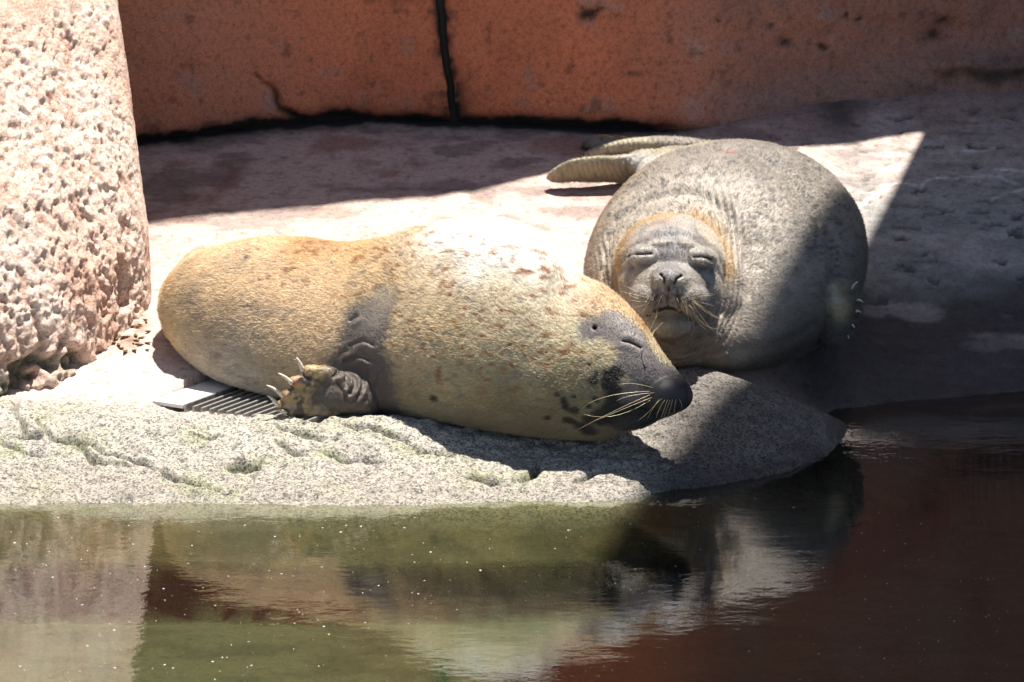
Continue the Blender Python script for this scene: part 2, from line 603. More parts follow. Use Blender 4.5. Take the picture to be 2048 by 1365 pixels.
# under water: silt, algae and the painted shade of the drop face
uw = 1 - sstep(FD, -0.16, -0.01)
silt = mix(np.array([0.135, 0.112, 0.068]), np.array([0.075, 0.070, 0.042]), sstep(fbm(FP * np.array([0.7, 1.5]), 9, 4, 25), -0.2, 0.3))
ridge = 1 - sstep(np.abs(fbm(FP * np.array([0.45, 1.6]), 8, 3, 37)), 0.0, 0.07)
silt = mix(silt, np.array([0.018, 0.018, 0.012]), ridge * sstep(-FZ0, 0.03, 0.06) * sstep(fbm(FP, 3, 2, 38), -0.15, 0.15) * 0.85)
deepm = sstep(-FZ0, 0.15, 0.20)
silt = mix(silt, mix(np.array([0.105, 0.118, 0.080]), np.array([0.06, 0.08, 0.055]), sstep(fbm(FP * np.array([0.6, 1.2]), 7, 4, 26), -0.1, 0.3)), deepm)
drop_shade = sstep(-FZ0, 0.112, 0.125) * (1 - sstep(-FZ0, 0.238, 0.247))
silt = mix(silt, np.array([0.035, 0.022, 0.017]), drop_shade)  # shade of the drop face, painted as dark brown
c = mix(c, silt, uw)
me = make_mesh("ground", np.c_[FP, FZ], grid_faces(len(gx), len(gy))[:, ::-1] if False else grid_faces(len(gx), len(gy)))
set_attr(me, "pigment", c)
set_attr(me, "wet", np.clip(wet, 0, 1) * (FD > -0.02))
set_attr(me, "grit", np.clip(0.25 + 0.75 * bm_, 0, 1) * (1 - 0.7 * uw))
ground = obj("ground", me, M_floor, kind="structure")

# ------------------------------------------------------------------ water
wm, wnt, wb = newmat("pool_water")
wout = wnt.nodes["Material Output"]
wnt.nodes.remove(wb)
wco = N(wnt, "ShaderNodeTexCoord").outputs["Object"]
mp = N(wnt, "ShaderNodeMapping")
mp.inputs["Scale"].default_value = (1.0, 1.6, 1.0)
wnt.links.new(wco, mp.inputs[0])
h1 = noise_node(wnt, mp.outputs[0], 26, 3, 0.55)
h2 = noise_node(wnt, mp.outputs[0], 4.0, 2, 0.5)
hh = math_node(wnt, 'ADD', math_node(wnt, 'MULTIPLY', h1, 0.16), math_node(wnt, 'MULTIPLY', h2, 0.6))
wbp = N(wnt, "ShaderNodeBump")
wbp.inputs["Strength"].default_value = 1.0
wbp.inputs["Distance"].default_value = 0.0022
wnt.links.new(hh, wbp.inputs["Height"])
fr = N(wnt, "ShaderNodeFresnel")
fr.inputs["IOR"].default_value = 2.3
wnt.links.new(wbp.outputs[0], fr.inputs["Normal"])
tr = N(wnt, "ShaderNodeBsdfTransparent")
tr.inputs[0].default_value = (0.70, 0.73, 0.58, 1)
gl = N(wnt, "ShaderNodeBsdfGlossy")
gl.inputs["Roughness"].default_value = 0.015
gl.inputs["Color"].default_value = (1, 1, 1, 1)
wnt.links.new(wbp.outputs[0], gl.inputs["Normal"])
mxs = N(wnt, "ShaderNodeMixShader")
wnt.links.new(fr.outputs[0], mxs.inputs[0])
wnt.links.new(tr.outputs[0], mxs.inputs[1])
wnt.links.new(gl.outputs[0], mxs.inputs[2])
wnt.links.new(mxs.outputs[0], wout.inputs["Surface"])
wme = make_mesh("water", [(-9, -14, 0), (9, -14, 0), (9, 1.75, 0), (-9, 1.75, 0)], [(0, 1, 2, 3)], False)
obj("water", wme, wm, kind="structure")

# floating specks on the pool
V, F = [], []
for k in range(1000):
    px = rng.uniform(0, 2048)
    py = rng.uniform(1030, 1365) if rng.random() < 0.8 else rng.uniform(950, 1365)
    p = atZ(px, py, 0.0)
    if land_sd(p[None, :2])[0] > -0.06:
        continue
    r = 0.0004 + 0.0013 * rng.random() ** 4
    a0 = rng.uniform(0, 6.28)
    i0 = len(V)
    st = rng.uniform(1.0, 2.6)
    for s in range(5):
        a = a0 + s * 1.2566
        V.append((p[0] + st * r * math.cos(a), p[1] + r * 1.3 * math.sin(a), 0.0012))
    V.append((p[0], p[1], 0.0012 + r * 0.6))
    for s in range(5):
        F.append((i0 + s, i0 + (s + 1) % 5, i0 + 5))
obj("floating_specks", make_mesh("floating_specks", V, F), M_speck, kind="stuff", label="pale specks of dust floating on the dark pool water", category="debris")

# ------------------------------------------------------------------ back wall (two panels and the joint between them)
shadow_px = [(-600, 470), (100, 462), (285, 452), (400, 436), (520, 424), (640, 414), (720, 405), (860, 398), (920, 392), (985, 372), (1090, 362), (1200, 322), (1330, 297), (1450, 294),
             (1550, 296), (1690, 291), (1740, 282), (1775, 274), (1858, 264), (1950, 252), (2200, 240), (2900, 225)]
tops = []
for x, y in shadow_px:
    q = floor_pt(x, y)
    s = 0.5
    for _ in range(40):
        xw, zw = q[0] + SUN[0] * s, q[2] + SUN[2] * s
        yw = wall_y(xw) - 0.02 + 0.01 * (zw - 0.5) + 0.042 * float(sstep(np.array([xw]), 0.45, 0.9)[0])
        s = 0.4 * s + 0.6 * (yw - q[1]) / SUN[1]
    tops.append((q[0] + SUN[0] * s, q[2] + SUN[2] * s))
tops = np.array(sorted(tops))

wall = empty("rock_wall", (0, 2.5, 0.4), "rust red concrete rock wall with dark vertical joint behind the seals", "wall")
WY = 2.63
JX = [(872, -900), (876, -300), (882, 0), (886, 60), (890, 110), (900, 170), (905, 215), (908, 250)]


def wall_grid(name, xs, nz, jside):
    zz = np.r_[np.linspace(0, 0.12, nz - 50), np.linspace(0.12, 1, 51)[1:]]
    Xg, Tg = np.meshgrid(xs, zz, indexing='ij')
    Xf, Tf = Xg.ravel(), Tg.ravel()
    zt = np.maximum(np.interp(Xf, tops[:, 0], tops[:, 1]), 1.25)
    z0 = 0.30
    Z = np.where(Tf <= 0.12, z0 + Tf / 0.12 * 0.85, z0 + 0.85 + (zt - z0 - 0.85) * (Tf - 0.12) / 0.88)
    # clip to the joint line
    jz = np.array([(atY(x, y, WY)[2], atY(x, y, WY)[0]) for x, y in JX])[::-1]
    jx = np.interp(Z, jz[:, 0], jz[:, 1])
    wob = 0.006 * vnoise(np.c_[Z, Z * 0, Z * 0], 30, 61)
    if jside < 0:
        lim = jx - 0.012 + wob
        Xf = np.where(Tf >= 0, np.minimum(Xf, lim), Xf)
    else:
        lim = jx + 0.012 + wob
        Xf = np.maximum(Xf, lim)
    Yw = wall_y(Xf)
    P = np.c_[Xf, np.zeros_like(Xf), Z]
    rgt = sstep(Xf, 0.45, 0.9)
    fz = floor_base(np.c_[Xf, Yw])[0]
    hgt = Z - fz
    near = 1 - sstep(Z, 0.95, 1.2)
    dsp = (0.016 * fbm(P, 3.0, 4, 62) + 0.005 * fbm(P, 24, 3, 63) + rgt * (0.05 * fbm(P, 4.0, 4, 64) + 0.012 * fbm(P, 16, 3, 65))) * near
    P = P * np.where(near > 0.5, 1.0, 0.25)[:, None]
    edge = np.exp(-np.abs(Xf - lim) / 0.012) * 0.014
    foot = np.exp(-np.maximum(hgt - 0.01 + 0.02 * fbm(P, 14, 3, 66), 0) / 0.016) * 0.035 * (1 - rgt)
    lean = 0.01 * hgt + rgt * 0.35 * np.minimum(hgt - 0.02, 0.12)
    ledge = rgt * sstep(Xf, 1.25, 1.45) * 0.07 * np.exp(-((hgt - 0.10 - 0.03 * vnoise(P, 6, 77)) / 0.035) ** 2)
    Yv = Yw + lean - dsp + edge + foot - ledge - 0.02
    # pigment
    c = np.tile(np.array([0.60, 0.195, 0.098]), (len(Xf), 1))
    c = mix(c, np.array([0.50, 0.165, 0.085]), sstep(fbm(P, 2.5, 4, 67), -0.1, 0.4))
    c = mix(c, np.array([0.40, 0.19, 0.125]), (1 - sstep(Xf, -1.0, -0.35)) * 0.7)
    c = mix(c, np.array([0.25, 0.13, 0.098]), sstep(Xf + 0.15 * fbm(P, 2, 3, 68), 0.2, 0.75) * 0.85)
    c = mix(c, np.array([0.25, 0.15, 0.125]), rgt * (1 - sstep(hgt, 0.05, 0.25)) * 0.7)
    c = mix(c, np.array([0.30, 0.22, 0.19]), sstep(fbm(P, 11, 4, 69), 0.22, 0.5) * 0.55)
    c = mix(c, np.array([0.10, 0.06, 0.045]), sstep(fbm(P, 26, 4, 70), 0.36, 0.55) * 0.5)
    jd = np.abs(Xf - jx)
    side = np.where(Xf > jx, 1.0, 0.45)
    stain = np.exp(-np.maximum(jd - 0.014, 0) / (0.014 + 0.026 * side * (1 - sstep(hgt, 0.12, 0.3)))) * sstep(fbm(P, 26, 3, 71), -0.5, 0.35)
    c = mix(c, np.array([0.014, 0.012, 0.010]), np.clip(stain * 1.15, 0, 1))
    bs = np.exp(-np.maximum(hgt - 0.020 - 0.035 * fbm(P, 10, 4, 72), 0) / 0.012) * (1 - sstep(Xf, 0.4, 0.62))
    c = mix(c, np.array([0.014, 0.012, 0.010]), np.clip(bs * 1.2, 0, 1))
    # hairline crack at the left panel
    ck = np.array([atY(x, y, WY)[[0, 2]] for x, y in [(510, 140), (528, 160), (545, 172), (552, 195), (562, 215), (590, 232), (612, 240)]])
    dd, t = seg_dist(np.c_[Xf, Z] + 0.006 * np.c_[vnoise(P, 40, 73), vnoise(P, 40, 74)], ck)
    k = np.exp(-(dd / (0.003 + 0.010 * t)) ** 2)
    c = mix(c, np.array([0.012, 0.011, 0.010]), np.clip(k * (0.4 + t), 0, 1))
    Yv = Yv + 0.02 * k
    if jside > 0:
        for (x, y, r) in [(1180, 12, 0.014), (1172, 20, 0.018), (1195, 8, 0.010), (1160, 8, .008), (1430, 30, .008), (1695, 40, .012), (1725, 45, .01), (1570, 85, .016), (1650, 100, .01), (1545, 50, .008), (1880, 85, .02), (1900, 60, .02)]:
            q = atY(x, y, WY + 0.05)[[0, 2]]
            k = np.exp(-((np.linalg.norm((np.c_[Xf, Z] - q) * [0.8, 1.3] + 0.012 * np.c_[vnoise(P, 40, 75), vnoise(P, 40, 76)], axis=1)) / r) ** 2)
            c = mix(c, np.array([0.02, 0.016, 0.014]), k * 0.9)
            Yv = Yv + 0.02 * k
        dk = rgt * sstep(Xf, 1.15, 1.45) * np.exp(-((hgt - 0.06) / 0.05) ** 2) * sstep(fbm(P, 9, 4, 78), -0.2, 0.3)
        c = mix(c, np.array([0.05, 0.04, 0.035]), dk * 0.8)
    V = np.c_[Xf, Yv, Z]
    n0, n1 = len(xs), nz
    # top and back so that the wall has thickness
    top = V.reshape(n0, n1, 3)[:, -1]
    b1 = top + np.array([0, 0.28, -0.1])
    b2 = b1.copy()
    b2[:, 2] = 0.2
    V3 = np.concatenate([V.reshape(n0, n1, 3), b1[:, None], b2[:, None]], axis=1)
    c3 = np.concatenate([c.reshape(n0, n1, 3), c.reshape(n0, n1, 3)[:, -1:], c.reshape(n0, n1, 3)[:, -1:]], axis=1)
    me = make_mesh(name, V3.reshape(-1, 3), grid_faces(n0, n1 + 2))
    set_attr(me, "pigment", c3.reshape(-1, 3))
    set_attr(me, "grit", np.full(n0 * (n1 + 2), 0.6))
    return me


jx0 = atY(895, 120, WY)[0]
xl = np.r_[np.linspace(-7, -1.75, 14)[:-1], np.arange(-1.75, jx0 - 0.03, 0.0085), np.linspace(jx0 - 0.03, jx0 + 0.04, 8)]
xr = np.r_[np.linspace(jx0 - 0.04, jx0 + 0.03, 8), np.arange(jx0 + 0.035, 1.85, 0.0085), np.linspace(1.86, 7, 14)]
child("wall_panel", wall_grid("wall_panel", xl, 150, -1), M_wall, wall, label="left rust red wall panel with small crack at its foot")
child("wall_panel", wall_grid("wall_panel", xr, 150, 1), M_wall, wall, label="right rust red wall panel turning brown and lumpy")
jp = [atY(x, y, WY) + np.array([0, 0.045, 0]) for x, y in JX]
jp = jp + [atY(909, 300, WY) + np.array([0, 0.05, 0])]
child("joint_filler", tube_mesh("joint_filler", jp, [0.03] * len(jp), 6), M_dark, wall)

# unseen tall tower added behind the wall at right; its corner edge shades that side
tw = empty("shade_tower", (4.5, 4.6, 0), "unseen tall rust brown rock tower added behind the wall to shade one side", "rock")
# its leaning corner edge runs so that, with this sun, the shade line crosses the floor as in the photograph
fl_Y = np.array([3.3, 2.9, 2.4, 1.62, 1.0, 0.65, 0.1, -0.95, -2.6, -4.5])
fl_X = np.array([1.58, 1.44, 1.285, 1.035, 0.815, 0.65, 0.42, -0.04, -0.75, -1.55])
fl_Z = np.array([0.62, 0.58, 0.50, 0.34, 0.23, 0.16, 0.07, -0.2, -0.25, -0.25])
edge = []
for xx, yy, zz_ in zip(fl_X, fl_Y, fl_Z):
    edge.append(np.array([xx, yy, zz_]) + SUN * (3.3 - yy) / 0.28)
edge = np.array([edge[0] - [0, 0, 1.2]] + edge)
le = np.r_[0, np.cumsum(np.linalg.norm(np.diff(edge, axis=0), axis=1))]
edge = catmull(le, edge, np.linspace(0, le[-1], 60))
us = np.linspace(0, 7.0, 40)
Pq = (edge[None, :, :] + us[:, None, None] * np.array([1.0, 0, 0])).reshape(-1, 3)
uu = np.repeat(us, 60)
dsp = 0.18 * fbm(Pq, 0.6, 4, 81) * sstep(uu, 0.0, 0.6)
fr_ = Pq + np.c_[0 * dsp, np.abs(dsp), 0 * dsp]
ws = np.linspace(0, 3.4, 8)
sd = (edge[None] + ws[:, None, None] * np.array([0.9, 1.0, 0])).reshape(-1, 3)
rt = (edge[None] + np.array([7.0, 0, 0]) + ws[:, None, None] * np.array([0, 1.0, 0])).reshape(-1, 3)
tt, tb = edge[-1], edge[0]
kx = np.array([7.0, 0, 0])
ks = np.array([0.9 * 3.4, 3.4, 0])
kr = np.array([7.0, 3.4, 0])
bk = np.array([tb + ks, tb + kr, tt + kr, tt + ks, tt, tt + kx])
nf, ns = len(fr_), len(sd)
Fall = [tuple(r) for r in grid_faces(40, 60)[:, ::-1]] + [tuple(r + nf) for r in grid_faces(8, 60)] + [tuple(r + nf + ns) for r in grid_faces(8, 60)[:, ::-1]]
o_ = nf + 2 * ns
Fall += [(o_, o_ + 3, o_ + 2, o_ + 1), (o_ + 2, o_ + 3, o_ + 4, o_ + 5)]
Vall = np.vstack([fr_, sd, rt, bk])
tme = make_mesh("shade_face", Vall, Fall, False)
set_attr(tme, "pigment", mix(np.tile(np.array([0.33, 0.17, 0.12]), (len(Vall), 1)), np.array([0.22, 0.12, 0.09]), sstep(fbm(Vall, 1.2, 3, 82), -0.2, 0.4)))
set_attr(tme, "grit", np.full(len(Vall), 0.5))
child("shade_face", tme, M_wall, tw)

# unseen rock cliff added far behind the wall to fill the pool's reflection
xs_, zs_ = np.linspace(-14, 14, 70), np.linspace(-0.5, 7.5, 34)
U, W = np.meshgrid(xs_, zs_, indexing='ij')
Pq = np.c_[U.ravel(), np.zeros(U.size), W.ravel()]
Yc = 7.4 + 0.12 * Pq[:, 2] + 0.5 * fbm(Pq, 0.5, 4, 85)
Vc = np.c_[Pq[:, 0], Yc, Pq[:, 2]]
Vc3 = Vc.reshape(70, 34, 3)
bk3 = Vc3[:, -1:].copy() + np.array([0, 2.0, 0])
bk4 = bk3.copy()
bk4[:, :, 2] = -0.5
Vc = np.concatenate([Vc3, bk3, bk4], axis=1).reshape(-1, 3)
cme = make_mesh("backdrop_cliff", Vc, grid_faces(70, 36))
set_attr(cme, "pigment", mix(np.tile(np.array([0.36, 0.17, 0.11]), (len(Vc), 1)), np.array([0.24, 0.13, 0.10]), sstep(fbm(Vc, 0.9, 3, 86), -0.2, 0.4)))
set_attr(cme, "grit", np.full(len(Vc), 0.5))
obj("backdrop_cliff", cme, M_wall, label="long rust brown rock cliff closing the enclosure beyond the red wall", category="cliff")

# ------------------------------------------------------------------ pink rock pillar at left
A_ = floor_pt(302, 604)
base = np.array([(-3.6, 0.10), (-2.0, 0.26), (-1.52, 0.36), tuple(floor_pt(30, 797)[:2]), tuple(floor_pt(120, 768)[:2]), tuple(floor_pt(215, 697)[:2]), tuple(A_[:2]),
                 (A_[0] - 0.02, A_[1] + 0.16), (-1.30, 1.62), (-1.9, 1.9), (-3.6, 2.0)])
ct = atY(234, 0, 1.62)
top = np.array([(-3.6, 0.75), (-2.2, 0.85), (-1.85, 0.9), (-1.68, 0.98), (-1.52, 1.15), (-1.36, 1.35), tuple(ct[:2]), (ct[0] - 0.03, 1.78), (-1.5, 1.95), (-2.0, 2.05), (-3.6, 2.1)])
ztop = ct[2]
sb = np.r_[0, np.cumsum(np.linalg.norm(np.diff(base, axis=0), axis=1))]
qs = np.r_[np.linspace(0, sb[2], 14)[:-1], np.linspace(sb[2], sb[7], 240), np.linspace(sb[7], sb[-1], 40)[1:]]
B_ = catmull(sb, base, qs)
T_ = catmull(sb, top, qs)
vv = np.r_[np.linspace(-0.12, 1.0, 230), np.linspace(1.0, 1.5, 20)[1:]]
# right silhouette bows outwards near the foot
prof = vv + 0.0
bul = np.interp(vv, [-0.12, 0, 0.25, 0.55, 0.78, 1, 1.5], [0.0, 0.0, 0.10, 0.40, 0.72, 1.0, 1.6])
zb = floor_base(B_)[0]
V = np.zeros((len(qs), len(vv), 3))
for j, (v, w) in enumerate(zip(vv, bul)):
    V[:, j, :2] = B_ * (1 - w) + T_ * w
    V[:, j, 2] = zb * (1 - max(v, 0)) + ztop * max(v, 0) + min(v, 0) * 0.8
Vf = V.reshape(-1, 3)
du = np.gradient(V, axis=0)
dv = np.gradient(V, axis=1)
nn = np.cross(du, dv).reshape(-1, 3)
nn /= np.linalg.norm(nn, axis=1)[:, None] + 1e-9
if nn[len(nn) // 2][0] < 0:
    nn = -nn
hgt = np.clip((Vf[:, 2] - 0.15) / 0.9, 0, 1)
st = np.array([1.0, 1.0, 0.42])
bump_ = 0.035 * fbm(Vf * st, 4.0, 4, 91)
amp = 0.55 + 0.9 * (1 - sstep(hgt, 0.1, 0.55))
r1 = fbm(Vf * st, 24.0, 4, 92)
pits = -0.013 * sstep(r1, 0.05, 0.42) * amp
lump = 0.009 * fbm(Vf, 40, 3, 93, 0.65)
pits2 = -0.009 * sstep(fbm(Vf * np.array([1, 1, 0.6]), 55, 2, 94), 0.12, 0.4)
damp = 1 - 0.7 * np.exp(-(seg_dist(Vf[:, :2], [A_[:2], ct[:2]])[0] / 0.05) ** 2)
holes = -0.05 * sstep(fbm(Vf, 9, 3, 95), 0.12, 0.4) * (1 - sstep(hgt, 0.02, 0.28))
Vd = Vf + nn * ((bump_ * 0.6 + pits + lump + pits2 + holes) * damp)[:, None]
c = np.tile(np.array([0.68, 0.49, 0.39]), (len(Vf), 1))
c = mix(c, np.array([0.72, 0.58, 0.49]), sstep(fbm(Vf, 3, 3, 96), -0.2, 0.3))
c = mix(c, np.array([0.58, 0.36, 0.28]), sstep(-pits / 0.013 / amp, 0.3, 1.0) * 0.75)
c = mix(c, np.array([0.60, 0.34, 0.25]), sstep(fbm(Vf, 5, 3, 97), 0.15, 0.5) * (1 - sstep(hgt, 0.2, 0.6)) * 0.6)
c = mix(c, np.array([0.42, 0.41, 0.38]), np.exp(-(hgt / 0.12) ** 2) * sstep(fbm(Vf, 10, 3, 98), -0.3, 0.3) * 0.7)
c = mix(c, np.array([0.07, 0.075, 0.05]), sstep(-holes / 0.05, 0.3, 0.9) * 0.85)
c = mix(c, np.array([0.20, 0.22, 0.12]), np.exp(-(hgt / 0.06) ** 2) * sstep(fbm(Vf, 16, 3, 99), -0.1, 0.3) * 0.7)
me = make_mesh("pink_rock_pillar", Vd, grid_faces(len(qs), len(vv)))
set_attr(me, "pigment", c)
set_attr(me, "grit", np.full(len(Vf), 0.9))
obj("pink_rock_pillar", me, M_pillar, label="rough pitted pale pink rock pillar standing beside the tan seal's tail", category="rock")

# wet litter between pillar foot and seal
for k in range(26):
    p = floor_pt(rng.uniform(225, 300), rng.uniform(640, 708))
    a = rng.uniform(0, 6.28)
    L = rng.uniform(0.008, 0.02)
    dirv = np.array([math.cos(a), math.sin(a), 0.12])
    per = np.array([-math.sin(a), math.cos(a), 0.0])
    c0 = p + np.array([0, 0, 0.004])
    V = [c0 - dirv * L, c0 + per * L * 0.35 + [0, 0, .003], c0 + dirv * L, c0 - per * L * 0.35 + [0, 0, .002], c0 - [0, 0, .004]]
    obj("dead_leaf", make_mesh("dead_leaf", V, [(0, 1, 4), (1, 2, 4), (2, 3, 4), (3, 0, 4), (0, 3, 2, 1)]), M_leaf,
        label="small wet brown leaf scrap in the litter at the pillar's foot", category="leaf", group="leaf litter at the pillar foot")

# ------------------------------------------------------------------ drain grate
def gpt(u, v, z):
    p = GC + gdir * u + gper * v
    return np.array([p[0], p[1], z])


gr = empty("drain_grate", gpt(0.2, 0.1, GZ), "steel drain grate with pale side plate under the tan seal", "grate")
gd3 = np.array([gdir[0], gdir[1], 0.0])
gp3 = np.array([gper[0], gper[1], 0.0])
zv = np.array([0, 0, 1.0])
child("side_plate", box_mesh("side_plate", gpt(0.28, -0.062, GZ + 0.002), gd3 * 0.30, gp3 * 0.052, zv * 0.006, 0.002), M_plate, gr)
child("rail", box_mesh("rail", gpt(0.28, -0.004, GZ - 0.006), gd3 * 0.30, gp3 * 0.0035, zv * 0.016, 0.001), M_steel, gr)
bar0 = None
for k in range(13):
    if bar0 is None:
        bar0 = box_mesh("bar", (0, 0, 0), gd3 * 0.30, gp3 * 0.0035, zv * 0.017, 0.001)
        bar0.materials.append(M_steel)
    o = bpy.data.objects.new("bar", bar0)
    COL.objects.link(o)
    o.parent = gr
    o.location = Vector(gpt(0.28, 0.024 + 0.028 * k, GZ - 0.010)) - gr.location
child("end_rail", box_mesh("end_rail", gpt(0.28, 0.024 + 0.028 * 13, GZ - 0.006), gd3 * 0.30, gp3 * 0.0035, zv * 0.016, 0.001), M_steel, gr)


# ================================================================== SEALS
def loft(stations, rings=70, seg=56, sag=0.0):
    """closed tube through stations of (centre, axis vector a, axis vector b); a and b are half-axes"""
    st = np.array([np.r_[c, a, b] for c, a, b in stations])
    L = np.r_[0, np.cumsum(np.linalg.norm(np.diff(st[:, :3], axis=0), axis=1) + 0.004)]
    q = catmull(L, st, np.linspace(0, L[-1], rings))
    an = np.linspace(0, 2 * np.pi, seg, endpoint=False)
    V = (q[:, None, :3] + q[:, None, 3:6] * (np.cos(an) * (1 - sag * np.sin(an)))[None, :, None] + q[:, None, 6:9] * np.sin(an)[None, :, None]).reshape(-1, 3)
    F = []
    for i in range(rings - 1):
        for j in range(seg):
            k = (j + 1) % seg
            F.append((i * seg + j, i * seg + k, (i + 1) * seg + k, (i + 1) * seg + j))
    F.append(tuple(range(seg))[::-1])
    F.append(tuple((rings - 1) * seg + j for j in range(seg)))
    return V, F


def ellipsoid(C, a, b, c, n=20, m=28):
    C, a, b, c = (np.asarray(v, float) for v in (C, a, b, c))
    V = [C + c]
    for i in range(1, n):
        t = math.pi * i / n
        for j in range(m):
            p = 2 * math.pi * j / m
            V.append(C + c * math.cos(t) + math.sin(t) * (a * math.cos(p) + b * math.sin(p)))
    V.append(C - c)
    F = [(0, 1 + j, 1 + (j + 1) % m) for j in range(m)]
    for i in range(n - 2):
        for j in range(m):
            k = (j + 1) % m
            F.append((1 + i * m + j, 1 + (i + 1) * m + j, 1 + (i + 1) * m + k, 1 + i * m + k))
    e = len(V) - 1
    F += [(e, 1 + (n - 2) * m + (j + 1) % m, 1 + (n - 2) * m + j) for j in range(m)]
    return np.array(V), F


def chain(pts, rad, seg=18, rings=26):
    """round tube with rounded ends through points"""
    pts = np.asarray(pts, float)
    rad = np.asarray(rad, float)
    d0 = (pts[0] - pts[1]) / np.linalg.norm(pts[0] - pts[1])
    d1 = (pts[-1] - pts[-2]) / np.linalg.norm(pts[-1] - pts[-2])
    P = np.vstack([pts[0] + d0 * rad[0], pts[0] + d0 * rad[0] * 0.72, pts, pts[-1] + d1 * rad[-1] * 0.72, pts[-1] + d1 * rad[-1]])
    r = np.r_[rad[0] * 0.06, rad[0] * 0.7, rad, rad[-1] * 0.7, rad[-1] * 0.06]
    st = []
    for i in range(len(P)):
        t = P[min(i + 1, len(P) - 1)] - P[max(i - 1, 0)]
        t /= np.linalg.norm(t)
        a = np.cross(t, [0.31, 0.2, 0.93])
        a /= np.linalg.norm(a)
        b = np.cross(t, a)
        st.append((P[i], a * r[i], b * r[i]))
    return loft(st, rings, seg)


def fuse(name, parts, voxel, smooth_it=6):
    """union of overlapping closed shapes as one continuous skin"""
    V, F, n = [], [], 0
    for v, f in parts:
        V.append(v)
        F += [tuple(i + n for i in t) for t in f]
        n += len(v)
    me = make_mesh(name + "_raw", np.vstack(V), F)
    bm = bmesh.new()
    bm.from_mesh(me)
    bmesh.ops.recalc_face_normals(bm, faces=bm.faces)
    bm.to_mesh(me)
    bm.free()
    o = bpy.data.objects.new(name + "_raw", me)
    COL.objects.link(o)
    m = o.modifiers.new("r", 'REMESH')
    m.mode = 'VOXEL'
    m.voxel_size = voxel
    m.use_smooth_shade = True
    if smooth_it:
        s = o.modifiers.new("s", 'SMOOTH')
        s.factor = 0.5
        s.iterations = smooth_it
    dg = bpy.context.evaluated_depsgraph_get()
    out = bpy.data.meshes.new_from_object(o.evaluated_get(dg))
    bpy.data.objects.remove(o)
    bpy.data.meshes.remove(me)
    out.name = name
    return out


def refine(me, centre, radius):
    bm = bmesh.new()
    bm.from_mesh(me)
    ed = [e for e in bm.edges if (e.verts[0].co - centre).length < radius and (e.verts[1].co - centre).length < radius]
    bmesh.ops.subdivide_edges(bm, edges=ed, cuts=1, use_grid_fill=True)
    bmesh.ops.triangulate(bm, faces=[f for f in bm.faces if len(f.verts) > 4])
    bm.to_mesh(me)
    bm.free()


def get_v(me):
    V = np.empty(len(me.vertices) * 3, np.float32)
    me.vertices.foreach_get("co", V)
    return V.reshape(-1, 3).astype(float)


def set_v(me, V):
    me.vertices.foreach_set("co", V.astype(np.float32).ravel())
    me.update()


def get_n(me):
    n = np.empty(len(me.vertices) * 3, np.float32)
    me.vertex_normals.foreach_get("vector", n)
    return n.reshape(-1, 3).astype(float)


class Skin:
    """a body mesh with features placed by casting rays from the photo's viewpoint onto its real surface"""

    def __init__(self, me):
        self.me = me
        self.reset()

    def reset(self):
        self.V = get_v(self.me)
        self.N = get_n(self.me)
        bm = bmesh.new()
        bm.from_mesh(self.me)
        self.bvh = BVHTree.FromBMesh(bm)
        bm.free()

    def hit(self, px, py):
        d = ray(px, py)
        h = self.bvh.ray_cast(Vector(CAM), Vector(d))
        if h[0] is None:
            q = CAM + d * 12.3
            h = self.bvh.find_nearest(Vector(q))
        return np.array(h[0]), np.array(h[1])

    def d(self, pix):
        return seg_dist(self.V, [self.hit(x, y)[0] for x, y in pix])

    def gauss(self, pix, r):
        return np.exp(-(self.d(pix)[0] / r) ** 2)

    def blend(self, ctrl, r=0.10):
        """smooth pigment from control points (px, py, colour)"""
        acc = np.zeros((len(self.V), 3))
        w = np.zeros(len(self.V)) + 1e-9
        for x, y, c in ctrl:
            k = np.exp(-(np.linalg.norm(self.V - self.hit(x, y)[0], axis=1) / r) ** 2) + 1e-6
            acc += k[:, None] * np.array(c)
            w += k
        return acc / w[:, None]


def push_out_of_floor(V, lift=0.001, k=0.02):
    z, _ = floor_base(V[:, :2])
    z = z + lift
    h = np.clip(0.5 - 0.5 * (V[:, 2] - z) / k, 0, 1)
    V = V.copy()
    V[:, 2] = np.where(V[:, 2] > z + k, V[:, 2], V[:, 2] * (1 - h) + z * h + k * h * (1 - h))
    return V


def pelt_material(name, sheen=0.25, rough=0.55):
    m, nt, b = newmat(name)
    co = N(nt, "ShaderNodeTexCoord").outputs["Object"]
    at = N(nt, "ShaderNodeAttribute", attribute_name="pigment")
    n1 = noise_node(nt, co, 320, 3, 0.6)
    c = mulcol(nt, at.outputs["Color"], ramp(nt, n1, [(0.3, (0.72, 0.72, 0.72)), (0.55, (1, 1, 1)), (0.75, (1.18, 1.17, 1.15))]))
    nt.links.new(c, b.inputs["Base Color"])
    sk = N(nt, "ShaderNodeAttribute", attribute_name="bare").outputs["Fac"]
    rr = N(nt, "ShaderNodeMapRange")
    rr.inputs["To Min"].default_value = rough
    rr.inputs["To Max"].default_value = 0.45
    nt.links.new(sk, rr.inputs["Value"])
    nt.links.new(rr.outputs[0], b.inputs["Roughness"])
    b.inputs["Specular IOR Level"].default_value = 0.35
    bp = N(nt, "ShaderNodeBump")
    bp.inputs["Strength"].default_value = 0.5
    bp.inputs["Distance"].default_value = 0.003
    nt.links.new(noise_node(nt, co, 260, 4, 0.65), bp.inputs["Height"])
    nt.links.new(bp.outputs[0], b.inputs["Normal"])
    return m


def fur_material(name):
    m, nt, b = newmat(name)
    at = N(nt, "ShaderNodeAttribute", attribute_name="hair_pigment")
    nt.links.new(at.outputs["Color"], b.inputs["Base Color"])
    b.inputs["Roughness"].default_value = 0.38
    b.inputs["Specular IOR Level"].default_value = 0.55
    return m


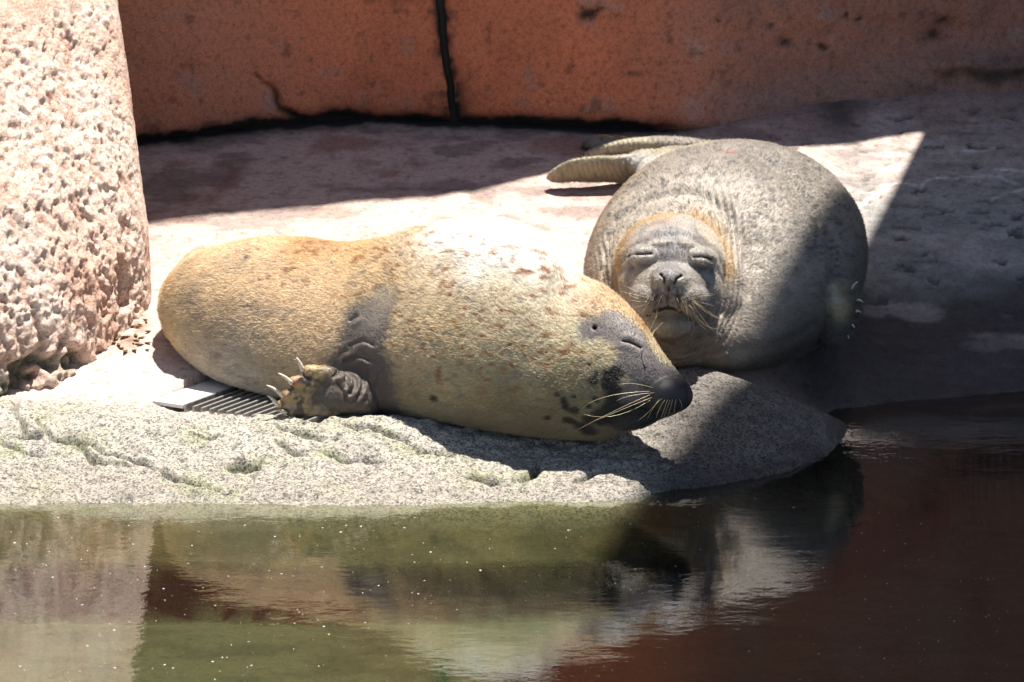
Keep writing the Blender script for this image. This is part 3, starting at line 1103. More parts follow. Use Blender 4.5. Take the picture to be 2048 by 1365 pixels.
M_pelt = pelt_material("seal_pelt")
M_fur = fur_material("seal_fur")
M_eye = plain("wet_black", (0.006, 0.005, 0.005), 0.12, spec=0.6)
M_tear = plain("wet_tear", (0.05, 0.045, 0.045), 0.06, spec=1.0)


def add_fur(me, parent, pigment, length, nose, count, lift=0.22, seed=1, rad=0.00035):
    """short combed coat: strands rooted on the skin, lying away from the nose"""
    g = np.random.default_rng(seed)
    me.calc_loop_triangles()
    n = len(me.loop_triangles)
    tri = np.empty(n * 3, np.int32)
    me.loop_triangles.foreach_get("vertices", tri)
    tri = tri.reshape(-1, 3)
    V, Nn = get_v(me), get_n(me)
    a, b_, c_ = V[tri[:, 0]], V[tri[:, 1]], V[tri[:, 2]]
    fn = np.cross(b_ - a, c_ - a)
    ar = np.linalg.norm(fn, axis=1)
    fn /= ar[:, None] + 1e-12
    view = a - CAM
    view /= np.linalg.norm(view, axis=1)[:, None]
    vis = sstep(-(fn * view).sum(1), -0.35, -0.05)
    wt = ar * (0.08 + vis) * (length[tri].mean(1) > 0.0012)
    pick = g.choice(n, count, p=wt / wt.sum())
    u = g.random((count, 2))
    s = np.sqrt(u[:, :1])
    bar = np.c_[1 - s, s * (1 - u[:, 1:]), s * u[:, 1:]]
    T = tri[pick]
    root = (V[T] * bar[:, :, None]).sum(1)
    nr = (Nn[T] * bar[:, :, None]).sum(1)
    nr /= np.linalg.norm(nr, axis=1)[:, None] + 1e-9
    ln = (length[T] * bar).sum(1) * g.uniform(0.6, 1.25, count)
    col = (pigment[T] * bar[:, :, None]).sum(1)
    flow = root - nose
    flow = flow + 0.35 * np.linalg.norm(flow, axis=1)[:, None] * np.c_[fbm(root, 9, 2, 5), fbm(root, 9, 2, 6), fbm(root, 9, 2, 7) - 0.15]
    flow -= (flow * nr).sum(1)[:, None] * nr
    flow /= np.linalg.norm(flow, axis=1)[:, None] + 1e-9
    flow += g.normal(0, 0.22, (count, 3))
    K = 4
    pts = np.zeros((count, K, 3))
    for k in range(K):
        t = k / (K - 1)
        pts[:, k] = root + (flow * t + nr * (lift * math.sin(t * 2.2) + 0.02)) * ln[:, None]
    hc = bpy.data.hair_curves.new("fur")
    hc.add_curves([K] * count)
    hc.attributes["position"].data.foreach_set("vector", pts.astype(np.float32).ravel())
    ra = hc.attributes.get("radius") or hc.attributes.new("radius", 'FLOAT', 'POINT')
    ra.data.foreach_set("value", np.tile(np.array([1.0, 0.9, 0.65, 0.15]) * rad, count).astype(np.float32))
    ca = hc.attributes.new("hair_pigment", 'FLOAT_COLOR', 'CURVE')
    col = np.clip(col * g.uniform(0.72, 1.28, (count, 1)), 0, 0.9)
    ca.data.foreach_set("color", np.c_[col, np.ones(count)].astype(np.float32).ravel())
    hc.materials.append(M_fur)
    o = bpy.data.objects.new("fur", hc)
    COL.objects.link(o)
    o.parent = parent
    o.matrix_parent_inverse = parent.matrix_world.inverted()
    o["kind"] = "stuff"
    return o


def whisker(parent, p0, p1, p2, r=0.0006):
    """bristle from p0 via p1 to p2"""
    t = np.linspace(0, 1, 8)[:, None]
    pts = (1 - t) ** 2 * p0 + 2 * t * (1 - t) * p1 + t ** 2 * p2
    return child("whisker", tube_mesh("whisker", pts, np.linspace(r, r * 0.45, 8), 3), M_whisker, parent)


def claw(parent, p0, p1, r=0.006, bend=(0, 0, 0.008)):
    t = np.linspace(0, 1, 6)[:, None]
    m = (p0 + p1) / 2 + np.array(bend)
    pts = (1 - t) ** 2 * p0 + 2 * t * (1 - t) * m + t ** 2 * p1
    return child("claw", tube_mesh("claw", pts, np.linspace(1, 0.12, 6) ** 0.7 * r, 6), M_claw, parent)


# ------------------------------------------------------------------ tan seal lying on its side along the bank
def up_r(px, Y):
    return px / ppm(Y)


front_st = [  # px, top, bottom, Y of the spine, depth factor
    (322, 600, 632, 0.80, 1.0), (328, 572, 652, 0.80, 1.0), (345, 543, 683, 0.79, 1.0), (370, 520, 712, 0.78, 1.0), (400, 502, 742, 0.765, 1.02),
    (450, 484, 779, 0.74, 1.05), (510, 470, 808, 0.705, 1.08), (600, 470, 836, 0.64, 1.1), (690, 480, 848, 0.57, 1.1), (760, 470, 856, 0.52, 1.1),
    (850, 443, 862, 0.45, 1.1), (950, 429, 870, 0.38, 1.08), (1030, 438, 876, 0.32, 1.05), (1090, 471, 879, 0.265, 1.0), (1135, 524, 881, 0.225, 0.96),
    (1170, 548, 882, 0.195, 0.92), (1210, 569, 878, 0.16, 0.88), (1250, 603, 862, 0.125, 0.84), (1290, 652, 846, 0.09, 0.86), (1320, 700, 838, 0.068, 0.95),
    (1345, 733, 830, 0.05, 1.05), (1366, 754, 822, 0.035, 1.05), (1380, 772, 811, 0.025, 1.0), (1386, 785, 799, 0.02, 0.9)]
sts = []
for px, t, b, Yc, k in front_st:
    k = 1 + (k - 1) * (0.35 if px < 1100 else 1.0)
    Yc = Yc + 0.065 * float(sstep(np.array([px]), 380, 700)[0] * (1 - 0.65 * sstep(np.array([px]), 1050, 1330)[0]))
    C = atY(px, (t + b) / 2, Yc)
    r = (b - t) / 2 / ppm(Yc)
    rv = r / math.sqrt(0.949 + 0.051 * k * k)
    sts.append((C, np.array([0, rv * k, 0]), np.array([0, 0, rv])))
parts = [loft(sts, 130, 72, 0.27)]
# fore flipper: wrist, palm and five short digits
parts.append(chain([atY(775, 660, 0.50), atY(748, 740, 0.42), atY(722, 790, 0.36), atY(660, 790, 0.30)], [0.05, 0.072, 0.070, 0.056]))
tips = [((668, 758), (616, 742)), ((655, 775), (589, 764)), ((648, 792), (572, 792)), ((650, 808), (562, 812)), ((660, 822), (580, 826))]
FY = [0.262, 0.252, 0.246, 0.246, 0.252]
for (a, b), y in zip(tips, FY):
    parts.append(chain([atY(*a, 0.29), atY((a[0] + b[0]) / 2, (a[1] + b[1]) / 2 - 2, y + 0.01), atY(*b, y)], [0.028, 0.021, 0.016]))
# muzzle pads, chin
parts.append(ellipsoid(atY(1338, 792, 0.02), (0.052, 0.006, -0.012), (0, 0.05, 0), (0.006, 0, 0.047)))
parts.append(ellipsoid(atY(1268, 836, 0.07), (0.075, -0.01, 0.012), (0, 0.055, 0), (0, 0, 0.026)))
# hind flippers folded away behind the tail
parts.append(chain([atY(372, 612, 0.88), atY(385, 560, 1.0), atY(402, 525, 1.10), atY(420, 512, 1.2)], [0.08, 0.06, 0.04, 0.025]))
parts.append(chain([atY(380, 640, 0.9), atY(430, 570, 1.1), atY(460, 555, 1.25)], [0.08, 0.05, 0.03]))
me = fuse("body", parts, 0.0042, 8)
V = push_out_of_floor(get_v(me), -0.004, 0.03)
set_v(me, V)
refine(me, Vector(atY(1290, 740, 0.0)), 0.23)
refine(me, Vector(atY(690, 770, 0.27)), 0.17)
S = Skin(me)
px_to_m = 1 / ppm(0.1)
# relief
arm, _ = S.d([(672, 748)])
patch = S.gauss([(772, 590), (742, 660), (722, 740), (730, 800)], 0.075)
wr = np.zeros(len(S.V))
ang = S.V - S.hit(672, 750)[0]
fold = np.sin(arm * 2 * np.pi / 0.024 + 1.2 * fbm(S.V, 12, 2, 3))
rightside = sstep(ang[:, 0] + 0.4 * ang[:, 2], -0.01, 0.03)
wr += 0.0055 * fold * np.exp(-((arm - 0.065) / 0.045) ** 2) * rightside
wr -= 0.009 * S.gauss([(668, 752), (678, 745)], 0.012)
for ln in ([(672, 748), (690, 722), (715, 712), (735, 720)], [(700, 690), (725, 680), (745, 690)], [(676, 765), (690, 790), (692, 800)], [(700, 640), (712, 632)], [(690, 760), (700, 785)]):
    wr -= 0.006 * S.gauss(ln, 0.006)
    wr += 0.003 * S.gauss([(x + 9, y + 9) for x, y in ln], 0.008)
for ln in ([(700, 800), (712, 830)], [(720, 790), (730, 832)], [(735, 800), (742, 830)]):
    wr -= 0.003 * S.gauss(ln, 0.006)
# soft hollows and neck crease
wr -= 0.010 * S.gauss([(1140, 545), (1110, 600), (1080, 700)], 0.05)
wr += 0.003 * fbm(S.V, 6, 3, 33) + 0.0012 * fbm(S.V, 22, 2, 34)
# eye, ear, nostril, mouth
eye = [(1246, 683), (1258, 685), (1270, 690), (1281, 696)]
wr -= 0.0045 * S.gauss(eye, 0.0034)
wr += 0.0025 * S.gauss([(x + 3, y - 10) for x, y in eye], 0.010) + 0.0015 * S.gauss([(x - 2, y + 10) for x, y in eye], 0.010)
wr -= 0.012 * S.gauss([(1189, 656)], 0.006)
nos = [(1359, 752), (1367, 762), (1372, 776)]
wr -= 0.006 * S.gauss(nos, 0.004)
mouth = [(1372, 818), (1345, 822), (1310, 824), (1285, 818), (1262, 812)]
wr -= 0.007 * S.gauss(mouth, 0.005)
wr -= 0.0025 * S.gauss([(1300, 752), (1296, 775)], 0.02)
for k in range(7):
    wr -= 0.0015 * S.gauss([(1240 + k * 9, 742 + k * 5), (1252 + k * 8, 775 + k * 3)], 0.004)
S.V = S.V + S.N * wr[:, None]
set_v(me, S.V)
S.reset()
# pigment
gold, tan, pale, cream, olive, rust = (0.57, 0.445, 0.275), (0.50, 0.40, 0.24), (0.58, 0.49, 0.34), (0.80, 0.76, 0.68), (0.38, 0.32, 0.175), (0.44, 0.24, 0.09)
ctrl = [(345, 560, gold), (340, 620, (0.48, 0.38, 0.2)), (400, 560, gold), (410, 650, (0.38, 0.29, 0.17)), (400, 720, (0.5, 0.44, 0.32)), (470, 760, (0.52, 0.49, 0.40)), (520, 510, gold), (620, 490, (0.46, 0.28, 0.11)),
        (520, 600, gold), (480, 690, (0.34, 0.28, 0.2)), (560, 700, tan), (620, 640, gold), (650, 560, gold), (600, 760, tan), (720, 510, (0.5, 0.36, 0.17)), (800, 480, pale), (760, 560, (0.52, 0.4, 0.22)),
        (900, 460, cream), (960, 450, cream), (1040, 480, cream), (1090, 530, cream), (960, 520, cream), (1120, 590, (0.66, 0.60, 0.47)), (870, 560, pale), (900, 640, (0.50, 0.42, 0.25)), (850, 700, tan),  # cream along the back has the sun's glare painted in
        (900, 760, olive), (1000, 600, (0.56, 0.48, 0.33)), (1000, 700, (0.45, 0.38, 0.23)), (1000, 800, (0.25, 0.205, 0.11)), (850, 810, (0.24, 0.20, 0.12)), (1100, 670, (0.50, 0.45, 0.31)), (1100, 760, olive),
        (1130, 830, (0.22, 0.19, 0.11)), (1210, 700, (0.55, 0.49, 0.32)), (1200, 590, (0.5, 0.36, 0.2)), (1170, 780, (0.28, 0.24, 0.13)), (1220, 830, (0.12, 0.10, 0.07)), (950, 850, (0.17, 0.14, 0.085)), (1060, 840, (0.18, 0.15, 0.09))]  # darker low points paint the belly's shade into the coat
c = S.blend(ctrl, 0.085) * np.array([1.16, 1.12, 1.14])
fl = fbm(S.V * np.array([0.6, 1, 1.2]), 16, 4, 41)
c = c * (1 + 0.22 * fl)[:, None]
# grey-brown clouding over the hindquarters
cloud = sstep(fbm(S.V * np.array([0.7, 1, 1.6]), 7, 4, 42), 0.05, 0.45) * np.clip(S.gauss([(420, 660), (500, 690), (580, 640)], 0.16) * 1.3, 0, 1)
c = mix(c, np.array([0.20, 0.165, 0.15]), cloud * 0.75)
# rust flecks, stretched along the coat
e = S.V * np.array([0.55, 1.0, 1.1])
fleck = sstep(vnoise(e, 66, 43) + 0.55 * vnoise(e, 140, 44), 0.43, 0.72)
dens = np.clip(S.gauss([(600, 500), (720, 500), (830, 470)], 0.13) + 1.0 * S.gauss([(1000, 610), (1090, 600), (900, 600)], 0.14) + 0.5 * S.gauss([(870, 700), (1080, 690)], 0.14) + 0.35, 0, 1)
c = mix(c, np.array([0.33, 0.145, 0.045]), fleck * dens * 0.85)
grey = sstep(vnoise(e, 60, 45) + 0.5 * vnoise(e, 130, 46), 0.55, 0.8)
c = mix(c, np.array([0.20, 0.18, 0.16]), grey * 0.5)
# pale flecks over the upper flank
c = mix(c, np.array([0.74, 0.68, 0.55]), sstep(vnoise(e, 110, 47), 0.5, 0.85) * np.clip(S.gauss([(830, 560), (930, 560), (1000, 540)], 0.15), 0, 1) * 0.7)
# black spots under the jaw
for x, y, r in [(1130, 802, .014), (1188, 762, .016), (1195, 748, .012), (1178, 812, .012), (1150, 822, .016), (1133, 812, .012), (1200, 842, .022), (1160, 850, .022), (1192, 800, .012), (1095, 835, .012), (1215, 770, .018), (1225, 755, .022),
                (1230, 790, .022), (1245, 815, .03), (1115, 790, .008), (1215, 745, .012), (1150, 795, .008), (870, 797, .012), (1020, 690, .006), (1180, 730, .006), (1140, 840, .02), (1235, 745, .026), (1180, 860, .035), (1222, 765, .03), (1232, 790, .034), (1205, 835, .036), (1225, 815, .03), (1178, 838, .02)]:
    d0 = np.linalg.norm(S.V - S.hit(x, y)[0], axis=1) + 0.006 * fbm(S.V, 60, 2, 48)
    c = mix(c, np.array([0.022, 0.020, 0.018]), (1 - sstep(d0, r * 0.5, r * 1.15)) * 0.92)
# rusty crown stripe
stripe = np.exp(-(S.d([(1165, 552), (1205, 566), (1250, 606), (1290, 655), (1325, 708), (1342, 730)])[0] / 0.032) ** 2)
c = mix(c, np.array([0.40, 0.225, 0.085]), np.clip(stripe * (0.9 + 0.4 * fbm(S.V, 40, 2, 49)), 0, 1) * 0.85)
# bare grey skin: face mask, muzzle, armpit, flipper
wob = 0.010 * fbm(S.V, 30, 3, 50)
dface = np.minimum.reduce([S.d([(1176, 661), (1195, 658)])[0] - 0.032, S.d([(1222, 652), (1245, 662), (1265, 690)])[0] - 0.046, S.d([(1275, 715), (1310, 755)])[0] - 0.052, S.d([(1320, 780), (1375, 790)])[0] - 0.085,
                           S.d([(1275, 800), (1310, 830)])[0] - 0.05])
face = 1 - sstep(dface + wob * 0.9 + 0.006 * vnoise(S.V, 150, 53), -0.015, 0.013)
face = face * (1 - np.clip(1.4 * stripe - 0.45, 0, 1) * (1 - S.gauss([(1345, 745)], 0.05)))
muz = 1 - sstep(S.d([(1330, 800), (1380, 795)])[0] + wob, 0.045, 0.095)
low = 1 - sstep(S.d([(1250, 835), (1310, 832)])[0] + wob, 0.03, 0.06)
skin = mix(np.tile(np.array([0.175, 0.148, 0.138]), (len(S.V), 1)), np.array([0.032, 0.029, 0.030]), np.clip(muz + low, 0, 1))
c = mix(c, skin, face)
c = mix(c, np.array([0.02, 0.018, 0.018]), low * 0.8)
cheek = S.gauss([(1150, 640), (1158, 680), (1190, 690)], 0.012) * (1 - face)
c = mix(c, np.array([0.62, 0.56, 0.40]), cheek)
darm = np.minimum.reduce([S.d([(768, 605), (752, 628)])[0] - 0.052, S.d([(735, 650), (720, 730)])[0] - 0.080, S.d([(722, 750), (738, 830)])[0] - 0.108, S.d([(640, 775), (690, 800)])[0] - 0.055])
armp = 1 - sstep(darm + 1.6 * wob + 0.012 * vnoise(S.V, 130, 51), -0.022, 0.026)
c = mix(c, mix(np.tile(np.array([0.085, 0.068, 0.061]), (len(S.V), 1)), np.array([0.21, 0.18, 0.165]), S.gauss([(790, 565), (755, 625)], 0.075)), armp * (0.94 - 0.3 * S.gauss([(800, 555), (775, 590)], 0.06)))
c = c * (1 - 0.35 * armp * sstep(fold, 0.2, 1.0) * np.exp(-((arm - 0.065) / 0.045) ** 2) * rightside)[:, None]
# digits: tan scurf with raw patches
dig = 1 - sstep(S.d([(612, 740), (575, 795), (585, 828)])[0] + wob, 0.038, 0.06)
scurf = mix(np.tile(np.array([0.40, 0.27, 0.12]), (len(S.V), 1)), np.array([0.06, 0.05, 0.05]), sstep(fbm(S.V, 45, 3, 52), -0.05, 0.3))
c = mix(c, scurf, dig * 0.9)
for x, y, r, k in [(588, 768, .007, (0.45, 0.03, 0.03)), (600, 760, .010, (0.25, 0.12, 0.12)), (570, 785, .006, (0.45, 0.16, 0.05)), (585, 818, .008, (0.16, 0.18, 0.22)), (625, 735, .012, (0.5, 0.36, 0.17)), (632, 752, .01, (0.48, 0.35, 0.16))]:
    c = mix(c, np.array(k), np.exp(-(np.linalg.norm(S.V - S.hit(x, y)[0], axis=1) / r) ** 2) * 0.9)
c = mix(c, np.array([0.006, 0.005, 0.005]), np.clip(S.gauss(eye, 0.0030) * 1.4, 0, 1))
c = mix(c, np.array([0.006, 0.005, 0.005]), 1 - sstep(S.d([(1189, 656)])[0], 0.0055, 0.0095))
c = mix(c, np.array([0.008, 0.007, 0.007]), np.clip(S.gauss(nos, 0.004) * 1.2, 0, 1))
c = mix(c, np.array([0.006, 0.006, 0.006]), S.gauss(mouth, 0.005))
c = mix(c, np.array([0.015, 0.012, 0.012]), S.gauss([(668, 752), (678, 745)], 0.008))
c = np.clip(c, 0.004, 0.85)
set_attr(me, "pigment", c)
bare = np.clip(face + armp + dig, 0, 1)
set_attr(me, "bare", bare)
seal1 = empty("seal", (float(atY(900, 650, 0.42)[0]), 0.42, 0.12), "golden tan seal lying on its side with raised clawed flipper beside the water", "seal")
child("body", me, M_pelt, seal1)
FRONT_BODY = me
ln = 0.011 * (1 - 0.72 * bare)
ln = np.where(S.gauss(eye, 0.008) + S.gauss([(1189, 656)], 0.012) + S.gauss(nos, 0.01) + muz * 0.6 > 0.5, 0.0, ln)
ln = np.where(dig > 0.5, 0.003, ln)
add_fur(me, seal1, np.clip(c * 1.12, 0, 0.88), ln, S.hit(1384, 790)[0], 190000, seed=3)
# claws
for (bx, by), (tx, ty), y in [((606, 742), (593, 716), 0.248), ((584, 768), (556, 747), 0.238), ((566, 793), (533, 771), 0.232), ((556, 812), (535, 792), 0.230), ((572, 828), (552, 822), 0.236)]:
    claw(seal1, atY(bx, by, y - 0.006), atY(tx, ty, y - 0.012), 0.0072)
# tear track beads
tp = [S.hit(x, y) for x, y in [(1281, 699), (1283, 708), (1284, 717), (1286, 726), (1290, 737)]]
child("tear_track", tube_mesh("tear_track", [p + n * 0.0004 for p, n in tp], [0.0012, 0.0016, 0.0012, 0.0014, 0.0028], 6), M_tear, seal1)
# whiskers: roots on the pad, bending back towards the cheek
for (r0, mid, tip, dy) in [((1306, 776), (1260, 762), (1238, 770), .03), ((1300, 783), (1200, 786), (1165, 816), .04), ((1308, 786), (1250, 790), (1232, 803), .03), ((1300, 790), (1240, 815), (1155, 860), .05), ((1304, 795), (1230, 825), (1190, 842), .05),
                           ((1302, 800), (1225, 850), (1166, 828), .045), ((1318, 800), (1300, 825), (1276, 842), .03), ((1325, 797), (1310, 805), (1295, 838), .03), ((1330, 800), (1318, 815), (1312, 838), .03), ((1335, 800), (1330, 815), (1322, 836), .03),
                           ((1345, 800), (1342, 815), (1336, 832), .03), ((1352, 799), (1350, 810), (1348, 826), .025), ((1358, 798), (1364, 806), (1364, 818), .02), ((1340, 801), (1336, 812), (1328, 834), .03)]:
    p0, n0 = S.hit(*r0)
    Yr = p0[1]
    whisker(seal1, p0, atY(*mid, Yr - dy * 0.7), atY(*tip, Yr - dy), 0.0006)
# far-side whiskers hanging below the snout, and brow bristles
for (r0, mid, tip) in [((1352, 822), (1352, 850), (1346, 885)), ((1358, 820), (1362, 850), (1350, 878)), ((1364, 818), (1372, 850), (1360, 872)), ((1368, 816), (1384, 842), (1372, 862)), ((1360, 822), (1366, 840), (1378, 868)), ((1372, 812), (1400, 820), (1394, 842)), ((1374, 808), (1404, 812), (1392, 838))]:
    whisker(seal1, atY(*r0, 0.05), atY(*mid, 0.09), atY(*tip, 0.10), 0.0006)
for (r0, tip) in [((1300, 663), (1313, 632)), ((1303, 668), (1326, 645)), ((1306, 672), (1309, 660))]:
    p0, n0 = S.hit(r0[0] - 3, r0[1] + 3)
    whisker(seal1, p0, atY((r0[0] + tip[0]) / 2, (r0[1] + tip[1]) / 2, p0[1] + 0.01), atY(*tip, p0[1] + 0.02), 0.0006)

# ------------------------------------------------------------------ grey seal behind, facing the pool
def ell_at(px, py, Y, rx, ru, ry):
    s = ppm(Y)
    return ellipsoid(atY(px, py, Y), (rx / s, 0, 0), (0, ry, 0), (0, 0, ru / s))


back_st = [  # Y, px, py, half width px, half height px
    (0.655, 1400, 705, 20, 10), (0.68, 1402, 692, 95, 42), (0.74, 1408, 668, 160, 78), (0.82, 1416, 640, 206, 112), (0.92, 1426, 606, 242, 150), (1.03, 1436, 572, 268, 182), (1.14, 1445, 543, 282, 202),
    (1.26, 1453, 512, 285, 213), (1.37, 1462, 482, 277, 205), (1.50, 1466, 452, 256, 178), (1.64, 1452, 420, 216, 140), (1.78, 1424, 388, 166, 100), (1.90, 1390, 358, 118, 66), (1.99, 1362, 338, 84, 42), (2.05, 1345, 328, 40, 20)]
sts = [(atY(px, py, Y), np.array([hw / ppm(Y), 0, 0]), np.array([0, 0, hh / ppm(Y)])) for Y, px, py, hw, hh in back_st]
parts = [loft(sts, 90, 80, 0.08)]
HY = 0.70
parts += [ell_at(1352, 590, 0.86, 165, 140, 0.20), ell_at(1350, 650, 0.76, 130, 80, 0.14), ell_at(1340, 530, HY + 0.06, 112, 104, 0.17), ell_at(1340, 575, HY - 0.01, 104, 92, 0.135), ell_at(1338, 574, HY - 0.095, 76, 52, 0.10),
          ell_at(1303, 594, HY - 0.135, 45, 36, 0.060), ell_at(1373, 596, HY - 0.135, 45, 36, 0.060), ell_at(1338, 556, HY - 0.150, 37, 24, 0.048),
          ell_at(1337, 646, HY - 0.085, 50, 30, 0.075), ell_at(1340, 690, HY + 0.04, 92, 50, 0.12),
          ell_at(1288, 512, HY - 0.065, 33, 22, 0.045), ell_at(1402, 516, HY - 0.065, 33, 22, 0.045)]
# hind flippers folded to one side
def blade(rows, tilt=0.75):
    st = []
    for px, py, r, Y, th in rows:
        Y = Y + 0.17
        th = th * 1.0
        C = atY(px, py, Y)
        rr = r / ppm(Y)
        st.append((C, np.array([0, th * 1.0, th * 0.35]), np.array([0, -rr * tilt, rr])))
    return loft(st, 40, 28)


parts += [blade([(1275, 338, 34, 1.93, .028), (1235, 339, 32, 1.90, .024), (1185, 338, 30, 1.88, .020), (1140, 342, 25, 1.87, .017), (1112, 350, 19, 1.87, .014), (1097, 354, 9, 1.87, .009), (1092, 355, 2, 1.87, .003)]),
          blade([(1450, 302, 14, 2.05, .03), (1380, 293, 14, 2.10, .03), (1300, 290, 14, 2.12, .027), (1240, 294, 14, 2.12, .022), (1195, 302, 10, 2.12, .018), (1172, 308, 5, 2.12, .012), (1166, 310, 1, 2.12, .004)]),
          blade([(1300, 290, 12, 2.22, .03), (1220, 288, 13, 2.24, .028), (1180, 290, 13, 2.24, .024), (1166, 294, 8, 2.24, .014), (1163, 296, 2, 2.24, .004)]),
          ell_at(1302, 326, 2.08, 54, 27, 0.07), ell_at(1350, 335, 2.04, 70, 40, 0.12)]
# fore flipper at the right
parts += [chain([atY(1590, 560, 1.05), atY(1648, 585, 0.98), atY(1676, 622, 0.94), atY(1668, 672, 0.93)], [0.075, 0.066, 0.055, 0.042])]
for a, b in [((1660, 575), (1706, 575)), ((1672, 600), (1716, 598)), ((1675, 622), (1716, 622)), ((1672, 645), (1708, 646)), ((1668, 665), (1698, 668))]:
    parts.append(chain([atY(*a, 0.935), atY(*b, 0.925)], [0.028, 0.015], rings=14))
me = fuse("body", parts, 0.0042, 7)
V = push_out_of_floor(get_v(me), -0.004, 0.03)
set_v(me, V)
refine(me, Vector(atY(1340, 580, 0.58)), 0.22)
S = Skin(me)
wr = 0.004 * fbm(S.V, 6, 3, 133) + 0.0012 * fbm(S.V, 24, 2, 134)
# rolls of neck skin round the head
ax = atY(1342, 560, 0.7)
q = S.V - ax
rad = np.sqrt(q[:, 0] ** 2 + (q[:, 2] - 0.25 * (q[:, 1])) ** 2)
neck = np.exp(-((rad - 0.185) / 0.035) ** 2) * sstep(S.V[:, 1], 0.55, 0.72) * (1 - sstep(S.V[:, 1], 1.0, 1.15))
wr += 0.0042 * np.sin(rad * 2 * np.pi / 0.017 + 1.5 * fbm(S.V, 7, 2, 135)) * neck
for ln in ([(1300, 668), (1345, 684), (1400, 672)], [(1310, 695), (1360, 706), (1420, 690)], [(1330, 715), (1400, 716), (1450, 698)], [(1415, 600), (1435, 640), (1420, 670)], [(1432, 590), (1452, 640), (1440, 680)], [(1260, 610), (1285, 660), (1310, 680)]):
    wr -= 0.006 * S.gauss(ln, 0.007)
    wr += 0.003 * S.gauss([(x, y + 8) for x, y in ln], 0.008)
for x in range(1300, 1480, 22):
    pass
eyeL = [(1258, 513), (1275, 509), (1290, 509), (1303, 508)]
eyeR = [(1388, 515), (1402, 514), (1414, 517), (1422, 520)]
for ey in (eyeL, eyeR):
    wr -= 0.006 * S.gauss(ey, 0.0042)
    wr += 0.003 * S.gauss([(x, y - 9) for x, y in ey], 0.008) + 0.003 * S.gauss([(x, y + 10) for x, y in ey], 0.008)
wr += 0.005 * S.gauss([(1312, 486), (1335, 484)], 0.012) + 0.005 * S.gauss([(1365, 486), (1385, 490)], 0.012)
nosL = [(1321, 549), (1327, 556), (1329, 566)]
nosR = [(1363, 552), (1354, 558), (1350, 567)]
for ns_ in (nosL, nosR):
    wr -= 0.010 * S.gauss(ns_, 0.0042)
    wr += 0.004 * S.gauss([(2 * 1339 - (2 * 1339 - x) + (-14 if ns_ is nosL else 14), y + 4) for x, y in ns_], 0.008)
wr -= 0.008 * S.gauss([(1338, 576), (1337, 600), (1337, 612)], 0.0045)
mouth = [(1296, 630), (1312, 622), (1330, 617), (1346, 618), (1362, 625), (1382, 640)]
wr -= 0.012 * S.gauss(mouth, 0.007)
wr -= 0.006 * S.gauss([(1318, 578), (1312, 600), (1318, 618)], 0.005) + 0.006 * S.gauss([(1356, 580), (1358, 600), (1360, 618)], 0.005)
for k in range(10):
    x = 1285 + 12 * k
    wr += 0.0018 * S.gauss([(x, 590 + 6 * math.sin(k * 2.1))], 0.005)
# muscle creases on the flank and at the shoulder
hfr = np.maximum(S.gauss([(1110, 345), (1180, 338), (1240, 340)], 0.05), S.gauss([(1180, 302), (1280, 288), (1400, 288)], 0.04))
wr += 0.0014 * np.sin((S.V[:, 0] + 0.3 * S.V[:, 2]) * 2 * np.pi / 0.017 + 2 * fbm(S.V, 10, 2, 137)) * hfr
wr -= 0.026 * S.gauss([(1640, 440), (1662, 490), (1670, 550)], 0.024)
wr += 0.014 * S.gauss([(1625, 460), (1638, 510), (1640, 550)], 0.03) + 0.016 * S.gauss([(1695, 470), (1705, 520)], 0.035)
wr -= 0.012 * S.gauss([(1480, 700), (1560, 690), (1630, 650)], 0.02)
wr -= 0.016 * S.gauss([(1500, 300), (1580, 360), (1640, 430)], 0.03)
wr -= 0.012 * S.gauss([(1215, 560), (1210, 500), (1235, 440), (1290, 400), (1380, 385), (1450, 420), (1490, 490), (1490, 580)], 0.022)
wr -= 0.010 * S.gauss([(1630, 560), (1652, 590)], 0.018)
S.V = S.V + S.N * wr[:, None]
set_v(me, S.V)
S.reset()
sil, dk, br = (0.42, 0.385, 0.34), (0.25, 0.225, 0.20), (0.33, 0.28, 0.22)
ctrl = [(1200, 430, br), (1180, 500, br), (1260, 360, br), (1350, 320, dk), (1450, 310, dk), (1560, 340, dk), (1640, 400, (0.3, 0.27, 0.23)), (1400, 370, sil), (1480, 420, sil), (1540, 500, sil), (1500, 600, (0.46, 0.42, 0.37)), (1480, 660, (0.44, 0.39, 0.33)),
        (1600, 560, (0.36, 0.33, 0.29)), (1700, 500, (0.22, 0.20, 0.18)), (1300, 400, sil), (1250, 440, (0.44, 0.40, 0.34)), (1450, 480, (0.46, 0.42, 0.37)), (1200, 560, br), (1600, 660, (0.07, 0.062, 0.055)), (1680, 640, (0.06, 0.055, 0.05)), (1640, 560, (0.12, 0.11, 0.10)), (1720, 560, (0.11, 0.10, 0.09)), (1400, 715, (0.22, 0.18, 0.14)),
        (1560, 700, (0.05, 0.045, 0.04)), (1530, 660, (0.2, 0.18, 0.155)), (1340, 450, (0.46, 0.41, 0.33)), (1640, 480, (0.30, 0.27, 0.24))]  # near-black lower right side is shade painted into the coat
c = S.blend(ctrl, 0.10) * np.array([0.90, 0.86, 0.82])
c = c * (1 + 0.28 * fbm(S.V, 26, 4, 141))[:, None]
spot = sstep(vnoise(S.V, 85, 142) + 0.4 * vnoise(S.V, 160, 143), 0.34, 0.66)
c = mix(c, np.array([0.075, 0.070, 0.070]), spot * 0.72 * sstep(S.V[:, 1], 0.75, 0.95))
spot2 = sstep(vnoise(S.V, 58, 144) + 0.3 * vnoise(S.V, 130, 145), 0.55, 0.68)
c = mix(c, np.array([0.07, 0.068, 0.072]), spot2 * 0.75 * sstep(S.V[:, 1], 0.8, 1.0))
